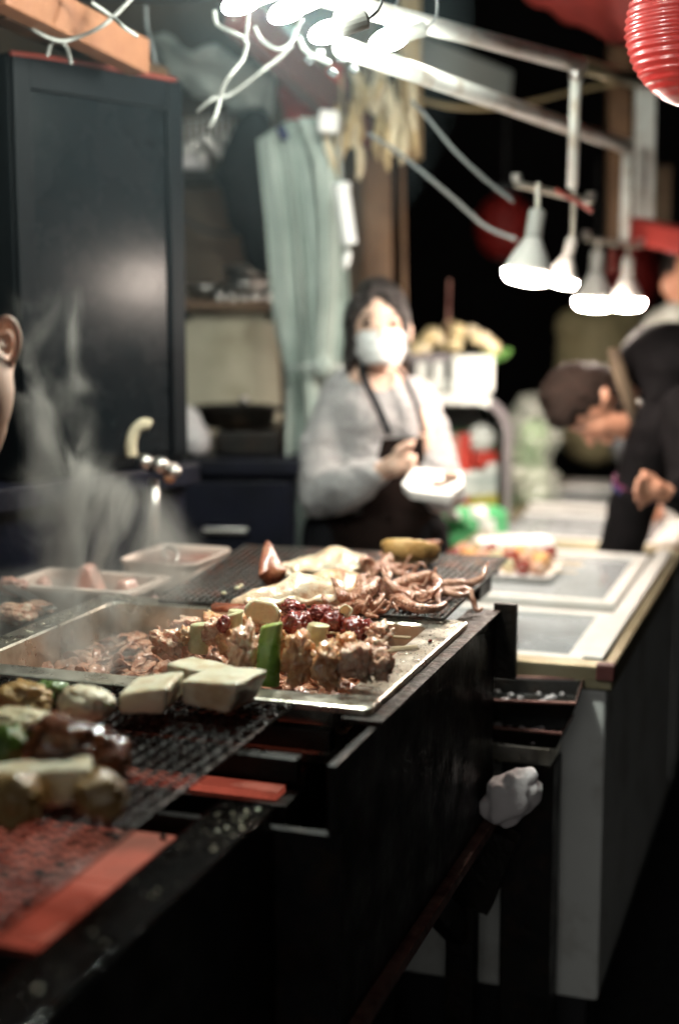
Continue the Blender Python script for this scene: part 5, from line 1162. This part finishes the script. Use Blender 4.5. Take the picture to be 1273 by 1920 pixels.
# ------------------------------------------------------------------ loose wiring
cab_ = [('cable_white','pale cable looping over the cabinet top left',[(22,10),(38,38),(70,60),(108,76),(140,72),(190,50),(225,20),(255,-12)],2.7,.0065),
 ('cable_white','short forked cable leg dropping left onto the cabinet',[(102,72),(94,88),(90,104)],2.72,.006),
 ('cable_white','short forked cable leg dropping right onto the cabinet',[(112,72),(126,90),(134,118)],2.75,.006),
 ('cable_white','bright white cable crossing the top left beam',[(172,4),(212,32),(232,50),(258,68)],2.6,.006),
 ('cable_grey','grey cable falling behind the cabinet top',[(205,40),(216,90),(232,122),(246,136)],3.1,.006),
 ('cable_grey','dull cable hanging beside the pale tarp',[(274,10),(276,50),(286,90),(292,120)],3.2,.007),
 ('cable_white','white cable elbow under the leftmost bulb',[(402,20),(408,46),(440,62),(462,76),(456,110),(436,136),(420,160),(412,190),(404,218),(392,240)],2.75,.0072),
 ('cable_white','white cable dropping from the second bulb',[(466,20),(464,50),(460,78)],2.7,.006),
 ('cable_white','white cable branching under the middle bulbs',[(478,50),(490,74),(520,92),(545,80),(556,54),(566,38)],2.7,.0072),
 ('cable_white','white cable running down left toward the utensils',[(548,84),(524,108),(500,126),(470,150),(430,178),(398,186),(370,210)],3.0,.006),
 ('cable_white','white plug and cable under the third bulb',[(560,70),(570,92),(592,106),(618,118)],2.65,.009),
 ('cable_grey','grey twisted cable from the post to the front lamps',[(772,190),(802,222),(850,280),(902,330),(962,378)],3.3,.0065),
 ('cable_grey','lower grey twisted cable drooping to the front lamps',[(690,250),(745,285),(800,330),(850,372),(910,424),(966,448)],3.4,.0075)]
for mt, lab, pts, Y, r in cab_:
    P_ = spline([PY(x, y, Y+.02*math.sin(i*2.1)) for i, (x, y) in enumerate(pts)], 28)
    r *= .62
    tag(MB().tube(P_, r, 8).build('cable', mt, origin=P_[0], smooth=True), lab, 'cable', 'loose cables under the roof')
rr = random.Random(31)
for k, (px, py) in enumerate(((640,110),(600,100),(662,130),(580,112),(624,136),(650,90))):
    p = PY(px, py, 2.75); o = MB().obox(p, (.018,.012,.014), RE(rr.random(),rr.random(),rr.random())).build('cable_connector', 'cable_grey', origin=p, bevel=.004); tag(o, 'small connector block in the tangle below the bulbs', 'connector', 'connector blocks in the cable tangle')

# ------------------------------------------------------------------ lanterns, posts and awning on the right
def lantern(label, px, py, Y, Rm, Hm, mt, ribs=22):
    c = PY(px, py, Y); r_ = thing('paper_lantern', label, 'lantern', c, 0, 'red lanterns')
    prof = []
    for k in range(ribs*4+1):
        u = k/(ribs*4)*2-1; base = Rm*math.sqrt(max(0, 1-(abs(u)*.97)**2.0)); prof.append((max(.02, base*(1+.018*math.cos(k*math.pi/2))), u*Hm))
    MB().lathe(prof, c, 56).build('shade', mt, r_, smooth=True)
    MB().lathe([(Rm*.3,Hm),(Rm*.42,Hm),(Rm*.42,Hm+.025),(Rm*.3,Hm+.025)], c, 24).build('collar', 'black_plastic', r_)
    MB().lathe([(Rm*.15,-Hm-.008),(Rm*.22,-Hm-.008),(Rm*.22,-Hm+.004),(Rm*.15,-Hm+.004)], c, 24).build('base_ring', 'black_plastic', r_)
    MB().tube([c+Vector((0,0,Hm+.02)), c+Vector((0,0,Hm+.3))], .004, 6).build('cord', 'black_plastic', r_)
lantern('ribbed red paper lantern hanging near, at the top right corner', 1316, 50, 2.45, .125, .128, 'lantern_red', 20)
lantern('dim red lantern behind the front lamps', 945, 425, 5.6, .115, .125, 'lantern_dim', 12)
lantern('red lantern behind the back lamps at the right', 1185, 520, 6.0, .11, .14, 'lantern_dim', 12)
aw = sag_sheet([PY(930,-60,3.6), PY(1250,-60,3.2), PY(1210,108,3.9), PY(1000,10,4.2)], 12, 8, .03, None, None, wob=.03, seed=9)
tag(aw.build('red_awning', 'tarp_red', origin=PY(1100,0,3.7), smooth=True), 'red awning edge at the top right', 'awning')
beam('post', 'pale pinkish post at the right under the lantern', PY(1209,150,4.3), PY(1205,440,4.3), .055, .05, 'pipe_paint', 'post')
beam('post', 'maroon post left of the pale post', PY(1160,80,5.0), PY(1158,460,5.0), .075, .06, 'wood', 'post')
beam('banner_pole', 'red and white banner rod right of the pale post', PY(1244,310,4.6), PY(1240,420,4.6), .05, .04, 'collar', 'banner')
beam('red_canopy_bar', 'red padded canopy bar above the standing customer', PY(1190,430,4.2), PY(1300,455,4.0), .08, .07, 'tarp_red', 'canopy')
oj = thing('olive_jacket', 'olive jacket hanging behind the back lamps', 'jacket', PY(1120,700,5.4))
blob('torso', 'olive', oj, [('c', PY(1075,612,5.4), .07, PY(1165,606,5.4), .08), ('c', PY(1120,640,5.4), .14, PY(1118,800,5.4), .15), ('c', PY(1072,620,5.4), .055, PY(1060,700,5.38), .05), ('c', PY(1175,620,5.4), .05, PY(1185,700,5.38), .05)], .014, 4, .01, 12)
MB().tube([PY(1120,585,5.4), PY(1122,300,5.4)], .004, 6).build('hanging_cord', 'black_plastic', oj)

# ------------------------------------------------------------------ produce and display case behind the freezer
cs = thing('display_case', 'rounded display case with white top behind the masked person', 'display case', (PY(880,900,4.45).x, 4.45, 0))
x0, x1 = PY(790,800,4.3).x, PY(955,800,4.3).x; zt_ = PY(0,738,4.3).z
prof_ = [(x0,.75)]+[(x0,zt_-.02),(x0+.02,zt_)]+[(x1-.1+.1*math.sin(math.pi/2*k/8), zt_-.12+.12*math.cos(math.pi/2*k/8)) for k in range(9)]+[(x1,.75)]
def shell(off, mt, name, y0, y1, sl):
    outer = [Vector((x, y0, z)) for x, z in prof_]; cen = Vector(((x0+x1)/2, y0, 1.0)); inner = [p+(cen-p).normalized()*off for p in outer]
    m = MB(); o_, i_ = outer[sl], inner[sl]; k = len(o_); d = Vector((0,y1-y0,0))
    m.v = o_+i_+[p+d for p in o_]+[p+d for p in i_]
    for a in range(k-1): m.f += [(a,a+1,k+a+1,k+a),(2*k+a+1,2*k+a,3*k+a,3*k+a+1),(a,2*k+a,2*k+a+1,a+1),(k+a+1,3*k+a+1,3*k+a,k+a)]
    m.f += [(0,k,3*k,2*k),(k-1,3*k-1,4*k-1,2*k-1)]
    return m.build(name, mt, cs)
shell(.03, 'pack_white', 'top_cover', 4.25, 4.75, slice(1, 6)); shell(.03, 'case_grey', 'curved_frame', 4.25, 4.75, slice(5, None))
MB().box(x0-.0,x1,4.25,4.75,.05,.749).build('base_cabinet', 'case_grey', cs, bevel=.005)
MB().box(x0,x0+.02,4.26,4.74,.75,zt_-.04).build('end_panel', 'case_grey', cs)
MB().box(x0+.021,x1-.031,4.72,4.74,.75,zt_-.05).build('back_panel', 'pack_white', cs)
MB().box(x0+.021,x1-.031,4.28,4.71,.985,.995).build('shelf', 'case_glass', cs)
for k in range(6): MB().lathe([(.012,0),(.02,.002),(.02,.07),(.008,.1),(.008,.125),(.002,.126)], (x0+.05+k*.037,4.5,.996), 12).build('green_jar', 'bottle_green', cs, smooth=True)
rr = random.Random(41); gi = 0
items = [(812,850,'pack_red','box',.06,.09),(846,850,'raw_pink','box',.05,.12),(872,848,'pack_red','box',.04,.12),(902,822,'pack_white','ball',.045,.045),(905,860,'pack_red','box',.07,.05),
         (830,905,'pack_white','box',.07,.05),(885,905,'pack_white','box',.09,.08),(918,895,'pack_white','box',.04,.1),(905,940,'pack_yellow','box',.09,.05),(915,965,'pack_yellow','box',.05,.05),(860,930,'pack_red','box',.05,.06)]
nm = {'pack_red':'red','pack_white':'white','raw_pink':'pink','pack_yellow':'yellow'}
for px, py, mt, sh_, w_, h_ in items:
    c = PY(px, py, 4.36); m = MB()
    if sh_ == 'ball': m.ell(c, (w_,w_,h_), None, 16, 12)
    else: m.obox(c, (w_,.07,h_), RZ(rr.uniform(-.3,.3)))
    gi += 1; o = m.build('food_pack', mt, origin=c, smooth=(sh_=='ball'), bevel=0 if sh_=='ball' else .008); tag(o, '%s %s in the display case, %s' % (nm[mt], 'round bun' if sh_=='ball' else 'pack', ['far left of the upper level','second from left on the upper level','narrow one in the middle of the upper level','at the top right','under the white bun','left on the lower level','big one in the middle of the lower level','right end of the lower level','above the other yellow one','lowest of all','beside the held paper bag'][gi-1]), 'pack', 'packs in the display case')
# bunches of green onions / bottles low in front of the case
rr = random.Random(43)
for k in range(12):
    px, py = rr.uniform(815,905), rr.uniform(960,1018); c = PY(px, py, 4.12); Rr = RE(rr.uniform(1.1,1.7), rr.uniform(-.4,.4), rr.uniform(-1.5,-.3))
    r_ = thing('green_bottle', 'green glass bottle lying in the pile left of the freezer', 'bottle', c, 0, 'green bottles piled by the freezer')
    MB().lathe([(.012,-.09),(.031,-.088),(.032,.02),(.026,.05),(.012,.075),(.011,.105),(.006,.106)], c, 16, Rr).build('glass', 'bottle_green', r_, smooth=True)
    MB().lathe([(.0135,.1),(.0135,.116),(.004,.117)], c, 12, Rr).build('cap', 'steel_clean', r_)
    MB().lathe([(.0325,-.05),(.0326,.0)], c, 16, Rr).build('paper_label', 'pack_white', r_, smooth=True)
pl = thing('bottle_crate', 'low crate of green bottles left of the freezer', 'crate', PY(860,1040,4.15)); a, b = PY(800,1030,4.2), PY(925,1030,4.2)
MB().box(a.x,b.x,4.02,4.24,.5,PY(0,1012,4.12).z-.03).build('box', 'bottle_green', pl, bevel=.006)
# plastic covered heap right of the case
cf = thing('covered_heap', 'produce heap under crumpled clear plastic right of the display case', 'produce', PY(990,900,4.7))
blob('produce', 'leaf', cf, [('e', PY(985,880,4.75), (.07,.08,.1)), ('e', PY(1000,820,4.75), (.06,.08,.07)), ('c', PY(990,930,4.75), .07, (PY(990,900,4.75).x,4.75,.8), .08)], .012, 3, .012, 20)
blob('plastic_cover', 'cling_film', cf, [('e', PY(990,835,4.72), (.095,.12,.14)), ('e', PY(985,910,4.72), (.1,.12,.13)), ('c', PY(985,940,4.72), .1, (PY(985,900,4.72).x,4.72,.72), .1), ('e', PY(1000,780,4.72), (.06,.1,.07))], .009, 1, .02, 26)
MB().box(PY(945,900,4.72).x,PY(1040,900,4.72).x,4.62,4.84,0,.7).build('crate', 'case_grey', cf, bevel=.005)
# boxes with garlic on top of the case
b1 = thing('foam_box', 'white foam box of garlic on top of the display case', 'box', PY(888,738,4.4))
a, b = PY(846,700,4.35), PY(926,700,4.35); z0, z1 = PY(0,736,4.35).z, PY(0,668,4.35).z
MB().box(a.x,b.x,4.35,4.6,z0,z1).build('shell', 'pack_white', b1, bevel=.01)
b2 = thing('slatted_box', 'white box with black slots full of garlic beside the foam box', 'box', PY(806,738,4.4)); a2, bb2 = PY(768,700,4.38), PY(842,700,4.38)
MB().box(a2.x,bb2.x,4.38,4.62,z0+.005,PY(0,672,4.38).z).build('shell', 'pack_white', b2, bevel=.006)
for px, w_ in ((773,16),(809,9),(839,9)):
    q0, q1 = PY(px-w_/2,672,4.37), PY(px+w_/2,672,4.37); MB().box(q0.x,q1.x,4.372,4.379,PY(0,712,4.37).z,PY(0,676,4.37).z).build('slot', 'black_plastic', b2)
MB().box(a2.x-.004,bb2.x+.002,4.37,4.379,PY(0,679,4.37).z+.002,PY(0,664,4.37).z).build('band', 'case_grey', b2)
rr = random.Random(47); GM = [lump_mesh('garlic', 'garlic', 90+i, .2, 1.6, 2) for i in range(3)]+[lump_mesh('garlic', 'tan_pale', 95, .2, 1.6, 2)]
for k in range(34):
    u = rr.random(); px = 768+158*u; top = 660-44*math.sin(math.pi*min(1,max(0,(px-760)/190)))*rr.uniform(.3,1.1); c = PY(px, top, 4.42+rr.uniform(-.03,.12)); r_ = rr.uniform(.016,.03)
    o = place('garlic', GM[k%4], None, None, Matrix.Translation(c)@Matrix.Rotation(rr.random()*6,4,'Z')@Matrix.Diagonal((r_,r_,r_*.9,1))); tag(o, 'garlic bulb in the heap on the white boxes', 'garlic', 'garlic bulbs heaped on the boxes')
lg = thing('leafy_greens', 'leafy green sprigs at the right end of the garlic heap', 'greens', PY(930,665,4.45))
for k in range(16):
    c = PY(rr.uniform(905,955), rr.uniform(645,682), 4.45+rr.uniform(-.05,.08)); MB().ell(c, (.028,.014,.005), RE(rr.uniform(-.8,.8),rr.uniform(-.8,.8),rr.random()*3), 8, 5).build('leaf', 'leaf', lg, smooth=True)
tag(MB().tube([PY(838,640,4.42), PY(843,525,4.42)], .004, 6).build('thin_stick', 'reddish_trim', origin=PY(838,640,4.42)), 'thin upright stick above the garlic heap', 'stick')
# ------------------------------------------------------------------ steam and thin cooking smoke
def steam(name, label, lo, hi, axis_pts, ydepth, dens, nscale, thr, wob=.05, soft=1.0):
    """box of air whose procedural density follows a rising wisp; axis_pts: (z, x, half width) in world metres"""
    lo, hi = Vector(lo), Vector(hi); c = (lo+hi)/2
    o = MB().box(lo.x,hi.x,lo.y,hi.y,lo.z,hi.z).build(name, 'water', origin=c)
    m = bpy.data.materials.new(name); m.use_nodes = True; n = m.node_tree.nodes; l = m.node_tree.links; n.clear()
    out = n.new('ShaderNodeOutputMaterial'); vol = n.new('ShaderNodeVolumePrincipled'); l.new(vol.outputs[0], out.inputs['Volume'])
    vol.inputs['Color'].default_value = (.9,.88,.82,1); vol.inputs['Anisotropy'].default_value = .25
    tc = n.new('ShaderNodeTexCoord'); sp_ = n.new('ShaderNodeSeparateXYZ'); l.new(tc.outputs['Object'], sp_.inputs[0])
    def math_(op, a, b=None, cl=False):
        q = n.new('ShaderNodeMath'); q.operation = op; q.use_clamp = cl
        for i, v in enumerate((a, b)):
            if v is None: continue
            if isinstance(v, (int, float)): q.inputs[i].default_value = v
            else: l.new(v, q.inputs[i])
        return q.outputs[0]
    def nz(scale, sx, sy, sz, det, off=0):
        mp = n.new('ShaderNodeMapping'); mp.inputs['Scale'].default_value = (sx,sy,sz); mp.inputs['Location'].default_value = (off,off,off); l.new(tc.outputs['Object'], mp.inputs[0])
        t = n.new('ShaderNodeTexNoise'); t.inputs['Scale'].default_value = scale; t.inputs['Detail'].default_value = det; t.inputs['Distortion'].default_value = 1.2; l.new(mp.outputs[0], t.inputs['Vector']); return t.outputs['Fac']
    H = hi.z-lo.z; zn = math_('DIVIDE', math_('ADD', sp_.outputs[2], H/2), H)
    def ramp(vals):
        r = n.new('ShaderNodeValToRGB'); r.color_ramp.interpolation = 'B_SPLINE'; e = r.color_ramp.elements
        while len(e) < len(vals): e.new(.5)
        for el, (p, v) in zip(e, vals): el.position = min(1,max(0,p)); el.color = (v,v,v,1)
        l.new(zn, r.inputs[0]); return r.outputs[0]
    cx = ramp([((z-lo.z)/H, (x-lo.x)/(hi.x-lo.x)) for z, x, w_ in axis_pts])
    hw = ramp([((z-lo.z)/H, w_/.4) for z, x, w_ in axis_pts])
    wb = math_('MULTIPLY', math_('SUBTRACT', nz(3.0,1,1,1.3,2,5), .5), wob*2)
    xw = math_('ADD', math_('SUBTRACT', math_('ADD', sp_.outputs[0], (hi.x-lo.x)/2), math_('MULTIPLY', cx, hi.x-lo.x)), wb)
    dx = math_('DIVIDE', xw, math_('MULTIPLY', hw, .4)); dy = math_('DIVIDE', sp_.outputs[1], ydepth)
    rad = math_('SQRT', math_('ADD', math_('MULTIPLY', dx, dx), math_('MULTIPLY', dy, dy)))
    fall = math_('SUBTRACT', 1.0, rad, True); fall = math_('POWER', fall, soft)
    w1 = nz(nscale, 1.5, 1, .75, 4)
    mr = n.new('ShaderNodeMapRange'); mr.interpolation_type = 'SMOOTHSTEP'; mr.inputs['From Min'].default_value = thr; mr.inputs['From Max'].default_value = thr+.3; l.new(w1, mr.inputs['Value'])
    edge = math_('MULTIPLY', math_('MULTIPLY', zn, 14.0, True), math_('MULTIPLY', math_('SUBTRACT', 1.0, zn), 6.0, True))
    l.new(math_('MULTIPLY', math_('MULTIPLY', math_('MULTIPLY', fall, mr.outputs[0]), edge), dens), vol.inputs['Density'])
    o.data.materials.clear(); o.data.materials.append(m); return tag(o, label, 'steam', kind='stuff')
steam('steam', 'pale steam plume rising from the pan past the cabinet', (-.80,2.26,.985), (-.10,2.58,1.56),
      [(.985,-.35,.17),(1.05,-.36,.19),(1.12,-.38,.18),(1.19,-.41,.14),(1.26,-.45,.10),(1.36,-.49,.06),(1.46,-.51,.045),(1.56,-.52,.04)], .15, 46.0, 6.5, .43, .12, 2.0)
steam('steam', 'low steam drifting over the stew in the wide pan', (-.66,1.85,.955), (-.05,2.38,1.12),
      [(.955,-.38,.22),(1.0,-.38,.22),(1.06,-.39,.19),(1.12,-.4,.16)], .22, 16.0, 9.0, .44)
# thin smoke round the bare bulbs, added to stand for lens glow too
sm = MB().ell((-.42,2.62,2.02), (.66,.62,.6), None, 40, 24).build('smoke', 'water', origin=(-.42,2.62,2.02), smooth=True); sm.data.materials.clear()
hm = bpy.data.materials.new('smoke'); hm.use_nodes = True; hm.node_tree.nodes.clear(); n = hm.node_tree.nodes
ho = n.new('ShaderNodeOutputMaterial'); hv = n.new('ShaderNodeVolumePrincipled'); hm.node_tree.links.new(hv.outputs[0], ho.inputs['Volume'])
hv.inputs['Color'].default_value = (.7,.92,1.0,1); hv.inputs['Density'].default_value = .02; hv.inputs['Anisotropy'].default_value = .3
sm.data.materials.append(hm); tag(sm, 'thin cooking smoke round the bare bulbs, standing in for lens glow too', 'smoke', kind='stuff')
